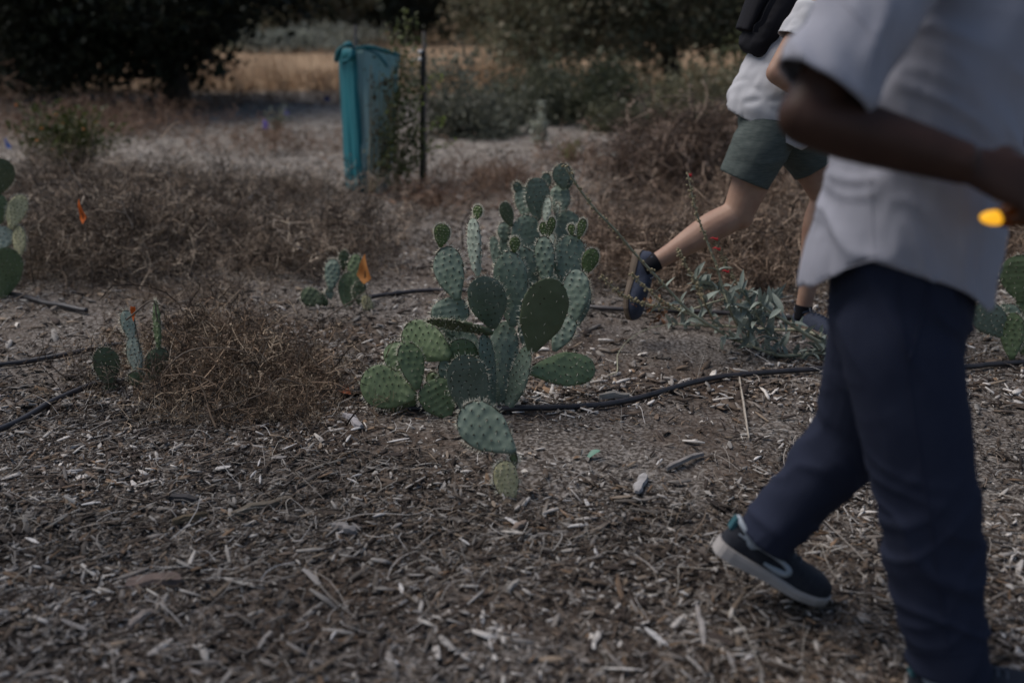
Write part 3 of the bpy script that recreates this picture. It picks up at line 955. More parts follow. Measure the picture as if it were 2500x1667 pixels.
def tuft(p, sc, n, out):
    for _ in range(n):
        c = p + np.array([prnd.gauss(0, sc), prnd.gauss(0, sc), prnd.gauss(0, sc)])
        out.append(ball(c, prnd.uniform(.003, .0062), 5, 4))
for pts, r0, r1, kd, lift in stems:
    path = stem_path(pts)
    n = len(path)
    V, F = tube(path, list(np.linspace(r0, r1, n) * 1.25), 6)
    obj('stem', V, F, M['pen_dry'] if kd == 'brown' else M['pen_stem'], pen, smooth=True)
    for i in range(n):
        t = i / (n - 1)
        tan = nrm(path[min(i + 1, n - 1)] - path[max(i - 1, 0)])
        if kd in ('seed', 'brown') and t < .62 and i % 1 == 0:
            tuft(path[i], .005, 3 if kd == 'seed' else 5, seedV)
        if (kd == 'seed' and t > .52 and i % 4 == 0) or (kd == 'leafy' and i % 2 == 0) or (kd == 'brown' and t > .7 and i % 4 == 0):
            for s in (-1, 1):
                d = -tan * .5 + np.array([prnd.gauss(0, .5), prnd.gauss(0, .6), abs(prnd.gauss(.35, .5))]) + s * np.cross(tan, (0, 1, .2)) * .9
                leaf_at(path[i], d, prnd.uniform(.035, .06) if kd == 'seed' else prnd.uniform(.04, .075))
V, F = join(seedV)
tag(obj('seed_heads', V, F, M['pen_dry'], pen), kind='stuff')
# a dense clump of leaves where the stems cross
for k in range(40):
    x, y = prnd.gauss(1270, 170), prnd.gauss(1220, 110)
    p = C4p(x, y, prnd.uniform(3.68, 3.9))
    if p[2] > gz1(p[0], p[1]) + .01:
        leaf_at(p, np.array([prnd.gauss(-.3, .8), prnd.gauss(0, .6), prnd.gauss(.1, .6)]), prnd.uniform(.05, .10))
for k in range(18):
    x, y = prnd.gauss(1770, 70), prnd.gauss(1410, 30)
    p = C4p(x, y, prnd.uniform(3.68, 3.8))
    leaf_at(p, np.array([prnd.gauss(-.2, .8), prnd.gauss(0, .6), prnd.gauss(.2, .6)]), prnd.uniform(.04, .07))
for x, y, dx in ((990, 622, .02), (1008, 690, .019), (1072, 845, .018), (838, 185, .006)):
    p = C4p(x, y, 3.85)
    V, F = tube([p, p + (dx * .5, 0, .003), p + (dx, 0, -.002), p + (dx * 1.2, 0, -.004)], [.0012, .0027, .0036, .0045], 7)
    v2, f2 = join([(V, F)] + [tube([p + (dx * 1.1, 0, -.003), p + (dx * 1.1 + .010, .006 * math.cos(q), -.003 + .008 * math.sin(q))], [.0025, .001], 5) for q in (0, 1.6, 3.1, 4.7)])
    obj('flower', v2, f2, M['red'], pen, smooth=True)
# shrivelled brown leaf bunch beside the hose
crm = mat('shrivelled_leaf', (.16, .075, .04), .8, noise=(30, (.26, .16, .10), .7))
parts = []
for k in range(34):
    p = C4p(prnd.gauss(610, 40), prnd.gauss(1110, 55), 3.78)
    bv, bf = blade(k, 4, 1.2, .6)
    R = rotmats(1, 1.0)[0]
    parts.append((bv @ R.T * prnd.uniform(.012, .03) + p, bf))
V, F = join(parts)
obj('withered_leaves', V, F, crm, pen)
# single fallen leaves
def fallen(vx, vy, ln, m, label, seed):
    bv, bf = blade(seed, 8, .7, .55)
    p = onground(vx, vy, .02)
    R = rotmats(1, .35)[0]
    tag(obj('fallen_leaf', bv @ R.T * ln + p, bf, m, origin=p, smooth=True), label, 'leaf')
fallen(785, 906, .065, mat('orange_leaf', (.33, .095, .035), .7, noise=(18, (.2, .06, .03), .7)), 'curled orange-brown dead leaf between the brush and the big cactus', 3)
fallen(1378, 1050, .05, mat('green_leaf', (.13, .25, .19), .5), 'single blue-green leaf lying on the bare soil', 5)

# ------------------------------------------------------------------ dry brush
def sprig(seed, nb=9, bits=26):
    """a dead branching stalk, one unit tall: crossed ribbons with tiny seed husks"""
    r = np.random.default_rng(seed)
    V, F = [], []
    def ribbon(P_, w0, w1):
        P_ = np.asarray(P_)
        side = nrm(np.cross(P_[-1] - P_[0], r.normal(0, 1, 3)))
        n0 = len(V)
        for i, p in enumerate(P_):
            w_ = w0 + (w1 - w0) * i / (len(P_) - 1)
            V.append(p - side * w_); V.append(p + side * w_)
        for i in range(len(P_) - 1):
            a = n0 + 2 * i
            F.append((a, a + 1, a + 3, a + 2))
    lean = r.normal(0, .35, 2)
    def main(t): return np.array([lean[0] * t * t + .06 * math.sin(5 * t + seed), lean[1] * t * t + .06 * math.cos(4 * t + seed), t * (1 - .25 * t)])
    ribbon([main(t) for t in np.linspace(0, 1, 6)], .013, .005)
    tips = []
    for k in range(nb):
        t = r.uniform(.25, .95)
        p = main(t)
        d = nrm(np.array([r.normal(), r.normal(), r.uniform(.0, .9)]))
        ln = r.uniform(.15, .45)
        q1 = p + d * ln * .5 + r.normal(0, .03, 3)
        q2 = p + d * ln + np.array([0, 0, -.08 * ln]) + r.normal(0, .05, 3)
        ribbon([p, q1, q2], .0075, .004)
        tips += [q1, q2, (q1 + q2) / 2]
    for k in range(bits):
        c = tips[r.integers(0, len(tips))] + r.normal(0, .03, 3)
        a, b = r.normal(0, .011, 3), r.normal(0, .011, 3)
        n0 = len(V)
        V.extend([c - a, c - b, c + a, c + b]); F.append((n0, n0 + 1, n0 + 2, n0 + 3))
    return np.array(V), np.array(F)
SPRIGS = [sprig(i) for i in range(8)] + [(v * 1.15, f) for v, f in (sprig(60, 3, 0), sprig(61, 2, 4))]
SPRIGS_L = [sprig(20 + i, 6, 12) for i in range(6)]
CLEAR = [(C_.root['_o'][0], C_.root['_o'][1], .30, .75, .92), (D_.root['_o'][0] - .03, D_.root['_o'][1], .17, .35, .7), (G(850, 441)[0], G(850, 441)[1] + .1, .38, 1.3, .8)]
def brush_parts(mounds, pal, templ, flop=.75):
    """mounds: (x, y, rx, ry, height, count, size)"""
    res = []
    for x, y, rx, ry, h, n, size in mounds:
        u = RNG.normal(0, .42, (n, 2))
        cl = fbm(np.stack([(x + u[:, 0] * rx) * 1.9, (y + u[:, 1] * ry) * 1.9, 0 * u[:, 0] + 3], 1), 3)
        k = (np.hypot(u[:, 0], u[:, 1]) < 1.15) & (RNG.random(n) < np.clip(.74 + 2.0 * cl, .22, 1))
        for cx_, cy_, hx_, hy_, ky_ in CLEAR:
            k &= ~((np.abs(x + u[:, 0] * rx - cx_) < hx_) & (y + u[:, 1] * ry > cy_ - hy_) & (y + u[:, 1] * ry < cy_ + .12) & (RNG.random(n) < ky_))
        u = u[k]; n = len(u)
        px, py = x + u[:, 0] * rx, y + u[:, 1] * ry
        rr = np.hypot(u[:, 0], u[:, 1])
        lump = np.clip(.7 + 1.3 * cl[k], .15, 1.4)
        top = h * np.clip(1 - rr ** 2 * .75, .05, 1) * lump
        pz = gz(px, py) + top * RNG.uniform(-.05, .75, n)
        s = size * np.exp(RNG.normal(0, .3, n))
        c = pal[RNG.integers(0, len(pal), n)] * RNG.uniform(.6, 1.3, n)[:, None]
        res.append((np.stack([px, py, pz], 1), s, c))
    loc = np.concatenate([r[0] for r in res]); s = np.concatenate([r[1] for r in res]); c = np.concatenate([r[2] for r in res])
    n = len(loc)
    return scatter(templ, RNG.integers(0, len(templ), n), loc, rotmats(n, flop), np.stack([s, s, s], 1), c)
BROWN = np.array([(.175, .12, .08), (.11, .077, .053), (.26, .18, .12), (.06, .045, .034), (.40, .31, .22)])
GREYB = np.array([(.16, .118, .085), (.10, .074, .055), (.245, .185, .135), (.06, .046, .036), (.40, .325, .25)])
RUST = np.array([(.20, .115, .072), (.15, .09, .06), (.25, .155, .10), (.30, .21, .15)])
def W2(vx, vy): 
    p = G(vx, vy); return p[0], p[1]
def mound(vx, vy, rx, ry, h, n, size): 
    x, y = W2(vx, vy); return (x, y, rx, ry, h, n, size)
V, F, T = brush_parts([mound(560, 885, .64, .44, .08, 1350, .125), mound(430, 850, .42, .38, .10, 700, .125), mound(710, 890, .32, .30, .06, 520, .11), mound(640, 960, .45, .12, .04, 300, .09), mound(600, 800, .6, .3, .08, 460, .14)], BROWN, SPRIGS)
tag(obj('dry_bush', V, F, M['twig'], tint=T, origin=onground(560, 880)), 'low tangled mound of dead brown twigs around the ribboned cactus', 'dry bush')
V, F, T = brush_parts([mound(130, 560, .9, .8, .30, 900, .19), mound(300, 610, .8, .7, .28, 900, .19), mound(480, 560, .95, .95, .30, 1900, .19), mound(620, 610, .8, .6, .22, 1300, .17), mound(770, 560, .8, .75, .22, 1250, .18),
                       mound(380, 470, 1.1, .9, .30, 1300, .22), mound(580, 480, 1.1, .9, .26, 1300, .21), mound(720, 470, .8, .7, .2, 800, .2), mound(840, 620, .35, .35, .10, 120, .15), mound(180, 470, 1.2, .9, .36, 800, .24), mound(60, 640, .5, .4, .14, 300, .15), mound(420, 690, .5, .25, .10, 350, .12)], GREYB, SPRIGS)
tag(obj('dry_brush', V, F, M['twig'], tint=T), 'wide tangle of dead grey-brown weeds behind the small cacti', 'dry brush', kind='stuff')
V, F, T = brush_parts([mound(1420, 590, .55, .5, .16, 450, .16), mound(1560, 640, .75, .55, .26, 1000, .18), mound(1690, 640, .7, .6, .32, 1200, .19), mound(1800, 600, .7, .7, .36, 1000, .2), mound(1560, 520, .9, .7, .30, 800, .2),
                       mound(1760, 500, 1.0, .9, .45, 900, .24), mound(1950, 600, .9, .7, .36, 900, .2), mound(2330, 640, .7, .6, .30, 600, .19), mound(2330, 540, .9, .7, .4, 500, .22), mound(1400, 500, .6, .5, .14, 300, .18), mound(2150, 560, 1.0, .8, .4, 600, .22)], GREYB * np.array([1.02, .95, .92]), SPRIGS)
tag(obj('dry_brush', V, F, M['twig'], tint=T), 'dead brown weeds on the ground behind the runner', 'dry brush', kind='stuff')
V, F, T = brush_parts([mound(1090, 425, .8, .7, .16, 500, .2), mound(920, 455, .6, .5, .12, 220, .2), mound(1300, 375, .5, .5, .12, 160, .2), mound(660, 350, 1.3, .8, .2, 380, .24),
                       mound(100, 310, 2.2, 2.2, .35, 700, .34), mound(260, 300, 1.5, 1.5, .30, 400, .32), mound(1020, 480, .8, .5, .06, 220, .16), mound(720, 235, 2.2, 1.4, .16, 420, .3), mound(560, 245, 2.0, 1.3, .14, 320, .3), mound(420, 250, 2.0, 1.2, .12, 250, .3), mound(1180, 440, .7, .5, .10, 250, .18), mound(1450, 400, .8, .6, .2, 300, .2)], RUST, SPRIGS_L)
tag(obj('dry_weeds', V, F, M['twig'], tint=T), 'rust-brown withered weeds in patches on the open ground', 'weeds', kind='stuff')
V, F, T = brush_parts([mound(1575, 440, .9, .8, .75, 1500, .30), mound(1700, 430, .8, .8, .65, 900, .3)], GREYB * np.array([.85, .78, .78]), SPRIGS)
tag(obj('dry_bush', V, F, M['twig'], tint=T, origin=onground(1600, 440)), 'tall rounded dead grey bush behind the runner', 'dry bush')
# long bare twigs that arch out of the brush, each its own piece
M['bare'] = mat('bare_twig', (.20, .16, .125), .8, noise=(30, (.10, .075, .06), .8))
for i, (pts, label) in enumerate((
    (((340, 900, 3.3), (420, 812, 3.3), (520, 800, 3.35), (640, 830, 3.4)), 'thin arched twig lying across the front of the brown mound'),
    (((735, 740, 4.3), (785, 705, 4.3), (812, 690, 4.3), (850, 660, 4.35)), 'pale bare twig leaning on the small orange flagged cactus'),
    (((30, 690, 4.5), (80, 665, 4.5), (150, 640, 4.5), (190, 610, 4.5)), 'pale forked twig on the soil near the pale padded cactus'),
    (((470, 950, 3.1), (600, 905, 3.15), (640, 870, 3.15), (700, 885, 3.2)), 'reddish twig crossing low in front of the brown mound'),
    (((560, 790, 3.6), (640, 775, 3.6), (740, 790, 3.6), (790, 770, 3.6)), 'long level twig on top of the brown mound'),
    (((1795, 545, 4.3), (1812, 590, 4.3), (1822, 640, 4.3)), 'dark upright twig among the weeds behind the runner'),
    (((290, 735, 3.4), (350, 690, 3.4), (365, 740, 3.4), (420, 790, 3.4)), 'dark hooked twig bent over the ribboned cactus'),
)):
    p = spline([Q(*q) for q in pts], 16)
    p[:, 2] = np.maximum(p[:, 2], gz(p[:, 0], p[:, 1]) + .01)
    V, F = tube(p, list(np.linspace(.0035, .0014, 16)), 5)
    tag(obj('bare_twig', V, F, M['bare'], origin=p[0], smooth=True), label, 'twig')
# curled dead fronds on the ground below the guard
frd = mat('dead_frond', (.21, .13, .085), .8, noise=(12, (.12, .08, .06), .7))
for k, (vx, vy, s, lb) in enumerate(((950, 462, .22, 'curled brown dead frond heap near the black post'), (1000, 470, .15, 'smaller curled dead frond beside the larger heap'))):
    parts = []
    p0 = onground(vx, vy, .03)
    for j in range(16):
        bv, bf = blade(j + 40, 6, 1.3, .22)
        R = rotmats(1, .7)[0]
        parts.append((bv @ R.T * s * RNG.uniform(.6, 1.3) + p0 + RNG.normal(0, s * .25, 3) * (1, 1, .2), bf))
    V, F = join(parts)
    tag(obj('dead_frond', V, F, frd, origin=p0, smooth=True), lb, 'frond')
# grey-green low herbs on the open ground
def herb(vx, vy, h, n, colr, label, name='weed_plant', spread=.12, flowers=None):
    p0 = onground(vx, vy)
    r_ = thing(name, p0, label, 'plant')
    loc, st = [], []
    for k in range(max(5, n // 30)):
        e = p0 + np.array([RNG.normal(0, spread), RNG.normal(0, spread), h * RNG.uniform(.5, 1)])
        q = spline([p0 + RNG.normal(0, .02, 3) * (1, 1, 0), (p0 + e) / 2 + RNG.normal(0, .03, 3), e], 7)
        st.append(tube(q, [.004] * 7, 4))
        for j in range(30): loc.append(q[RNG.integers(1, 7)] + RNG.normal(0, spread * .22, 3))
    V, F = join(st); obj('stem', V, F, M['pen_dry'], r_)
    loc = np.array(loc); m = len(loc)
    s = RNG.uniform(.6, 1.3, m) * .045 * (h / .4) ** .3
    c = np.array(colr) * RNG.uniform(.6, 1.3, m)[:, None]
    V, F, T = scatter(LEAVES, RNG.integers(0, len(LEAVES), m), loc, rotmats(m, .8), np.stack([s, s, s], 1), c)
    tag(obj('foliage', V, F, M['leaf'], r_, tint=T), kind='stuff')
    if flowers:
        for k in range(flowers[0]):
            p = loc[RNG.integers(0, m)] + np.array([0, -.05, .03])
            parts = [ball(p + np.array([.006 * math.cos(a), .006 * math.sin(a), .004]), (.0075, .0075, .006), 6, 4) for a in np.linspace(0, 5.2, 5)]
            V, F = join(parts); obj('flower', V, F, flowers[1], r_)
def leaf_template(seed, wide=.5):
    V = np.array([(0, 0, 0), (.35, -wide / 2, .06), (.75, -wide / 2.6, .03), (1, 0, -.1), (.75, wide / 2.6, .03), (.35, wide / 2, .06)])
    V[:, 2] += .05 * np.sin(seed + V[:, 0] * 3)
    return V, np.array([(0, 1, 2, 3), (0, 3, 4, 5)])
LEAVES = [leaf_template(i, .35 + .1 * i) for i in range(4)]
oran = mat('orange_blossom', (.75, .22, .02), .5)
herb(160, 412, .62, 2600, (.06, .072, .02), 'dark green bush dotted with a few orange blossoms', 'flowering_bush', .22, (16, oran))
herb(1310, 370, .2, 240, (.16, .17, .06), 'small yellow-green tuft behind the top of the big cactus')
herb(640, 300, .3, 300, (.17, .20, .16), 'grey-green herb between the two purple flags')
for vx, h in ((1232, .45), (1248, .5)):
    herb(vx, 338, h, 160, (.42, .44, .36), 'pale dried stems below the violet flag, %s' % ('shorter one' if h < .48 else 'taller one'), 'pale_stalk', .05)

# ------------------------------------------------------------------ trees
def tree(x, y, trunk, crown, leaf, nleaf, colr, label, name='tree', limbs=9, clusters=90, seed=0, shell=.55, low=0.05, cdx=0.0):
    """trunk: (height, radius, lean_x); crown: centre z, rx, ry, rz"""
    r = np.random.default_rng(seed)
    z0 = gz1(x, y) + (np.clip((y - 85) / 150, 0, 1) ** 1.5 * 16)
    root = thing(name, (x, y, z0), label, 'tree')
    h, rad, lean = trunk
    base = np.array([x, y, z0 - .1])
    topp = base + np.array([lean, 0, h])
    parts = [tube([base, base + (lean * .15, 0, h * .25), base + (lean * .6, .05, h * .65), topp], [rad * 1.5, rad, rad * .8, rad * .55], 10, 12)]
    cz, rx, ry, rz = crown
    c0 = np.array([x + lean + cdx, y, z0 + cz])
    d = r.normal(0, 1, (clusters, 3)); d /= np.linalg.norm(d, axis=1)[:, None]
    q = r.random(clusters) ** .45 * (1 - shell) + shell
    q *= np.clip(.85 + .5 * fbm(d * 1.6 + seed, 3), .55, 1.25)
    cc = c0 + d * q[:, None] * np.array([rx, ry, rz])
    cc[:, 2] = np.maximum(cc[:, 2], z0 + low + r.random(clusters) * .4)
    order = np.argsort(np.linalg.norm(cc - topp, axis=1))
    for k in range(limbs):
        e = cc[order[(k * clusters // limbs + 5) % clusters]]
        t = r.uniform(.45, .98)
        s = base + (topp - base) * t
        mid = (s + e) / 2 + np.array([0, 0, .12 * np.linalg.norm(e - s)])
        parts.append(tube([s, mid, e], [rad * .42, rad * .26, rad * .08], 7, 9))
    V, F = join(parts)
    obj('trunk', V, F, M['bark'], root, smooth=True)
    ci = r.integers(0, clusters, nleaf)
    sig = (rx * ry * rz / clusters) ** (1 / 3) * .62
    loc = cc[ci] + r.normal(0, 1, (nleaf, 3)) * np.array([sig, sig, sig * .7])
    loc[:, 2] = np.maximum(loc[:, 2], z0 + .02 + r.random(nleaf) * .3)
    ctint = r.uniform(.6, 1.35, clusters)
    c = np.array(colr) * (ctint[ci] * r.uniform(.7, 1.3, nleaf))[:, None]
    c[:, 0] *= r.uniform(.9, 1.25, nleaf)
    s = leaf * np.exp(r.normal(0, .25, nleaf))
    V, F, T = scatter(LEAVES, r.integers(0, 4, nleaf), loc, rotmats(nleaf, .7, r), np.stack([s, s, s], 1), c)
    tag(obj('crown', V, F, M['leaf'], root, tint=T), kind='stuff')
    return root
def X(vx, Y): return (vx - 1176) / (FPX / K) * Y
tree(X(430, 17.5), 17.5, (3.2, .19, -.15), (2.75, 3.2, 3.2, 2.75), .13, 50000, (.022, .028, .016), 'dense dark spreading tree whose crown hangs to the ground', 'oak_or_added_shade_tree', 12, 150, 3, .5, .05, -.75)
tree(X(60, 20), 20, (3.2, .22, -.5), (2.9, 4.0, 3.4, 2.8), .15, 36000, (.022, .027, .015), 'dark tree beyond the densest tree at the edge of the photo', 'oak_or_added_shade_tree', 10, 110, 4, .5)
tree(X(1545, 19), 19, (2.2, .17, -.5), (1.95, 3.7, 1.7, 1.6), .10, 26000, (.15, .155, .10), 'broad olive tree with a leaning trunk behind the runner', 'olive_tree', 12, 150, 5, .5, .4)
tree(X(1225, 23), 23, (2.2, .14, .2), (2.0, 2.5, 1.6, 1.7), .12, 14000, (.15, .158, .105), 'thin-trunked olive tree standing right of the tree guard', 'olive_tree', 9, 90, 6, .5, .5)
tree(X(1950, 21), 21, (2.4, .18, .3), (2.2, 4.2, 3.0, 1.9), .13, 24000, (.13, .135, .062), 'yellowish green tree behind the two walkers', 'olive_tree', 10, 110, 7, .5, .4)
tree(X(735, 75), 75, (4.2, .35, .1), (3.6, 4.6, 4.4, 3.6), .4, 16000, (.15, .155, .105), 'grey-olive rounded tree across the golden field', 'field_tree', 8, 80, 8, .5)
tree(X(940, 84), 84, (5, .4, .2), (5.4, 6.5, 5, 5.2), .42, 12000, (.05, .06, .042), 'darker tree across the field seen above the tree guard', 'field_tree', 8, 70, 9, .5)
tree(X(590, 84), 84, (5, .4, .2), (5.4, 7.5, 5, 5.2), .42, 12000, (.09, .10, .065), 'distant tree showing beside the darkest crown', 'field_tree', 8, 70, 10, .5)
# an unseen tree added beside the camera to darken this side of the clearing
tree(-4.9, 1.2, (3.6, .2, .2), (4.3, 2.5, 2.4, 1.5), .13, 16000, (.03, .036, .02), 'unseen tree added beside the camera to shade the near mulch', 'oak_or_added_shade_tree', 9, 80, 12, .4, 2.6)
def shrub(vx, Y, rx, rz, n, leaf, colr, label, seed, name='shrub', ry=None):
    r = np.random.default_rng(seed)
    x = X(vx, Y); z0 = gz1(x, Y)
    root = thing(name, (x, Y, z0), label, 'shrub')
    k = 26
    cc = np.stack([r.normal(0, .5, k) * rx, r.normal(0, .5, k) * (ry or rx), np.abs(r.normal(.3, .4, k)) * rz], 1) + (x, Y, z0)
    parts = [tube([(x, Y, z0 - .03), (np.array((x, Y, z0)) + c) / 2 + r.normal(0, .05, 3), c], [.02, .012, .005], 5, 7) for c in cc]
    V, F = join(parts); obj('stem', V, F, M['bark'], root)
    ci = r.integers(0, k, n)
    loc = cc[ci] + r.normal(0, 1, (n, 3)) * np.array([rx, rx, rz]) * .2
    loc[:, 2] = np.maximum(loc[:, 2], z0 + .02)
    c = np.array(colr) * (r.uniform(.65, 1.3, k)[ci] * r.uniform(.7, 1.3, n))[:, None]
    s = leaf * np.exp(r.normal(0, .25, n))
    V, F, T = scatter(LEAVES, r.integers(0, 4, n), loc, rotmats(n, .9, r), np.stack([s, s, s], 1), c)
    tag(obj('foliage', V, F, M['leaf'], root, tint=T), kind='stuff')
shrub(1080, 12.5, .75, .75, 5000, .06, (.15, .155, .115), 'grey-green shrub just past the black post', 31)
shrub(1210, 14.5, .9, .8, 5000, .07, (.10, .105, .068), 'dull green shrub under the tree, beside the pale stems', 32)
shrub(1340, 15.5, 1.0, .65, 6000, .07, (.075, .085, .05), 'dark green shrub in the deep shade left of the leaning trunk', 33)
shrub(1430, 13.5, .6, .35, 2500, .06, (.10, .10, .06), 'low olive shrub in front of the leaning trunk', 34)
shrub(1680, 14.5, 1.1, .7, 6500, .07, (.15, .14, .085), 'straw-tinged shrub right of the leaning trunk', 35)
shrub(1830, 16, 1.3, 1.1, 6000, .08, (.10, .105, .05), 'tall yellow-green shrub behind the backpack', 36)
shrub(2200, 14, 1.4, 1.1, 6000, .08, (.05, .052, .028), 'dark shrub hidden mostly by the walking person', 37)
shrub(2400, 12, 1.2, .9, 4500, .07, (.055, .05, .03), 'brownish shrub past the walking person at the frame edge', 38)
shrub(690, 58, 2.6, 1.1, 4000, .26, (.19, .20, .165), 'pale sage shrub along the far side of the field', 39)
shrub(620, 62, 2.4, 1.1, 3500, .26, (.15, .165, .11), 'green sage shrub by the tip of the dark crown', 40)
shrub(770, 64, 2.8, 1.3, 4000, .28, (.17, .175, .14), 'silvery shrub at the foot of the far rounded tree', 41)
# far woods that close the view
n = 60000
a = RNG.uniform(-1.05, 1.05, n)
rr = RNG.uniform(88, 125, n)
px2, py2 = np.sin(a) * rr, np.cos(a) * rr
hh = 9 + 5 * fbm(np.stack([px2 * .07, py2 * .07, 0 * px2], 1), 3)
pz2 = gz(px2, py2) + np.clip((py2 - 85) / 150, 0, 1) ** 1.5 * 16 + RNG.random(n) ** .8 * hh
s = .9 * np.exp(RNG.normal(0, .3, n))
c = np.array((.085, .092, .066)) * np.clip(.9 + 1.1 * fbm(np.stack([px2, py2, pz2], 1) * .22, 3), .4, 1.7)[:, None]
V, F, T = scatter(LEAVES, RNG.integers(0, 4, n), np.stack([px2, py2, pz2], 1), rotmats(n, .8), np.stack([s, s, s], 1), c)
tag(obj('distant_woods', V, F, M['leaf'], tint=T), 'dark woods closing off the far side of the field', 'woods', kind='stuff')
# dry grass standing on the field
n = 46000
y = 21 + 62 * RNG.random(n) ** 1.7; x = (RNG.random(n) * 2 - 1) * y * .62
nb = fbm(np.stack([x * .35, y * .35, 0 * x], 1), 3)
k = nb > -.18; x, y = x[k], y[k]; n = len(x)
tv = np.array([(-.02, 0, 0), (.02, 0, 0), (.06, .03, .6), (.1, .08, 1.0)]), np.array([(0, 1, 2, 3)])
s = RNG.uniform(.25, .6, n)
FP = np.array([(.50, .36, .23), (.42, .29, .18), (.55, .43, .30), (.34, .22, .14)])
V, F, T = scatter([tv], np.zeros(n, int), np.stack([x, y, gz(x, y)], 1), rotmats(n, .22), np.stack([s, s, s], 1), FP[RNG.integers(0, 4, n)])
tag(obj('field_grass', V, F, M['straw'], tint=T), 'golden dry grass covering the field beyond the trees', 'grass', kind='stuff')

# ------------------------------------------------------------------ teal tree guard
M['teal'] = mat('teal_fabric', (.010, .145, .175), .7, noise=(5, (.015, .10, .125), .7, (1, 1, .3)), bump=(300, .25, .002))
M['teal_pale'] = mat('faded_teal_mesh', (.40, .56, .56), .8, noise=(6, (.26, .46, .48), .8, (1, 1, .4)), bump=(300, .3, .002), trans=.35)
M['stake'] = mat('grey_stake', (.22, .19, .165), .85, noise=(8, (.13, .11, .1), .7, (4, 4, .5)))
M['post'] = mat('black_post', (.012, .012, .013), .5)
M['white'] = mat('white_tape', (.6, .6, .6), .6)
gb = onground(850, 441)
guard = thing('tree_guard', gb, 'tall teal mesh tree guard wrapped around stakes and a sapling', 'tree guard')
GY = gb[1]
def curtain(top, bot, n, rows, wob, thick=.006, flare=None):
    """cloth hung between two lists of (vx, vy, Y) points"""
    A_, B2 = spline([Q(*p) for p in top], n), spline([Q(*p) for p in bot], n)
    V = []
    for i in range(rows):
        t = i / (rows - 1)
        R = A_ * (1 - t) + B2 * t
        ph = np.linspace(0, 1, n)
        R[:, 1] += wob * (np.sin(ph * 13 + t * 2.2) * .6 + np.sin(ph * 23 - t * 4) * .4) * (.4 + t * .6) + fbm(np.stack([ph * 5, 0 * ph + t * 4, 0 * ph], 1), 3) * wob
        R[:, 0] += fbm(np.stack([ph * 4, 0 * ph + t * 3, 0 * ph + 7], 1), 2) * wob * .6
        V.append(R)
    V = np.concatenate(V)
    F = [(i * n + j, i * n + j + 1, (i + 1) * n + j + 1, (i + 1) * n + j) for i in range(rows - 1) for j in range(n - 1)]
    V2 = V + np.array([0, thick, 0])
    m = len(V)
    F2 = [tuple(k + m for k in f[::-1]) for f in F]
    E = [(j, j + 1, j + 1 + m, j + m)[::-1] for j in range(n - 1)] + [((rows - 1) * n + j, (rows - 1) * n + j + 1, (rows - 1) * n + j + 1 + m, (rows - 1) * n + j + m) for j in range(n - 1)]
    E += [(i * n, (i + 1) * n, (i + 1) * n + m, i * n + m) for i in range(rows - 1)] + [(i * n + n - 1, (i + 1) * n + n - 1, (i + 1) * n + n - 1 + m, i * n + n - 1 + m)[::-1] for i in range(rows - 1)]
    return np.concatenate([V, V2]), F + F2 + E
V, F = curtain([(776, 128, GY + .28), (790, 112, GY + .1), (804, 112, GY), (818, 116, GY - .05)], [(794, 440, GY + .25), (806, 446, GY + .1), (822, 447, GY), (838, 438, GY - .05)], 26, 24, .02)
obj('side_flap', V, F, M['teal'], guard, smooth=True)
V, F = curtain([(817, 113, GY - .03), (850, 109, GY - .02), (885, 118, GY + .0), (918, 128, GY + .08)], [(834, 440, GY - .03), (852, 447, GY - .02), (872, 448, GY + .0), (894, 442, GY + .08)], 34, 26, .018)
obj('front_panel', V, F, M['teal_pale'], guard, smooth=True)
V, F = curtain([(916, 126, GY + .10), (880, 112, GY + .36), (830, 110, GY + .46), (780, 124, GY + .32)], [(894, 438, GY + .10), (870, 430, GY + .36), (835, 430, GY + .46), (796, 438, GY + .3)], 34, 20, .015)
obj('back_panel', V, F, M['teal_pale'], guard, smooth=True)
V, F = tube(spline([Q(772, 140, GY + .2), Q(782, 112, GY + .02), Q(800, 103, GY - .06), Q(812, 112, GY - .06), Q(806, 134, GY - .06), Q(790, 142, GY + .0)], 22), [.018 + .008 * math.sin(i * .9) for i in range(22)], 10)
obj('rolled_edge', V, F, M['teal'], guard, smooth=True)
V, F = tube(spline([Q(818, 112, GY - .05), Q(852, 109, GY - .02), Q(885, 118, GY + .0), Q(918, 128, GY + .08)], 22), [(.011, .02)] * 22, 8)
obj('top_hem', V, F, M['teal'], guard, smooth=True)
V, F = tube(spline([Q(838, 112, GY - .03), Q(862, 122, GY - .01), Q(880, 140, GY - .01), Q(894, 160, GY + .03)], 12), [.009] * 12, 6)
obj('sagging_fold', V, F, M['teal'], guard, smooth=True)
for vx0, vy0, vx1, Yk in ((815, 58, 834, GY + .03), (908, 112, 890, GY + .28)):
    a_, b_ = Q(vx0, vy0, Yk), Q(vx1, 445, Yk); b_[2] = gz1(b_[0], b_[1]) - .05
    V, F = tube([a_, (a_ + b_) / 2, b_], [.018, .019, .02], 4)
    obj('stake', V, F, M['stake'], guard)
def leafy(root, stems_, nper, size, colr, sc):
    loc, st = [], []
    for q in stems_:
        q = spline(q, 16); st.append(tube(q, list(np.linspace(.008, .003, 16)), 5))
        for k in range(nper): loc.append(q[RNG.integers(3, 16)] + RNG.normal(0, sc, 3))
    V, F = join(st); obj('stem', V, F, M['pen_dry'], root)
    loc = np.array(loc); loc = loc[loc[:, 2] > .03]; m = len(loc)
    s = size * np.exp(RNG.normal(0, .25, m))
    c = np.array(colr) * RNG.uniform(.55, 1.35, m)[:, None]
    V, F, T = scatter(LEAVES, RNG.integers(0, 4, m), loc, rotmats(m, .8), np.stack([s, s, s], 1), c)
    tag(obj('foliage', V, F, M['leaf'], root, tint=T), kind='stuff')
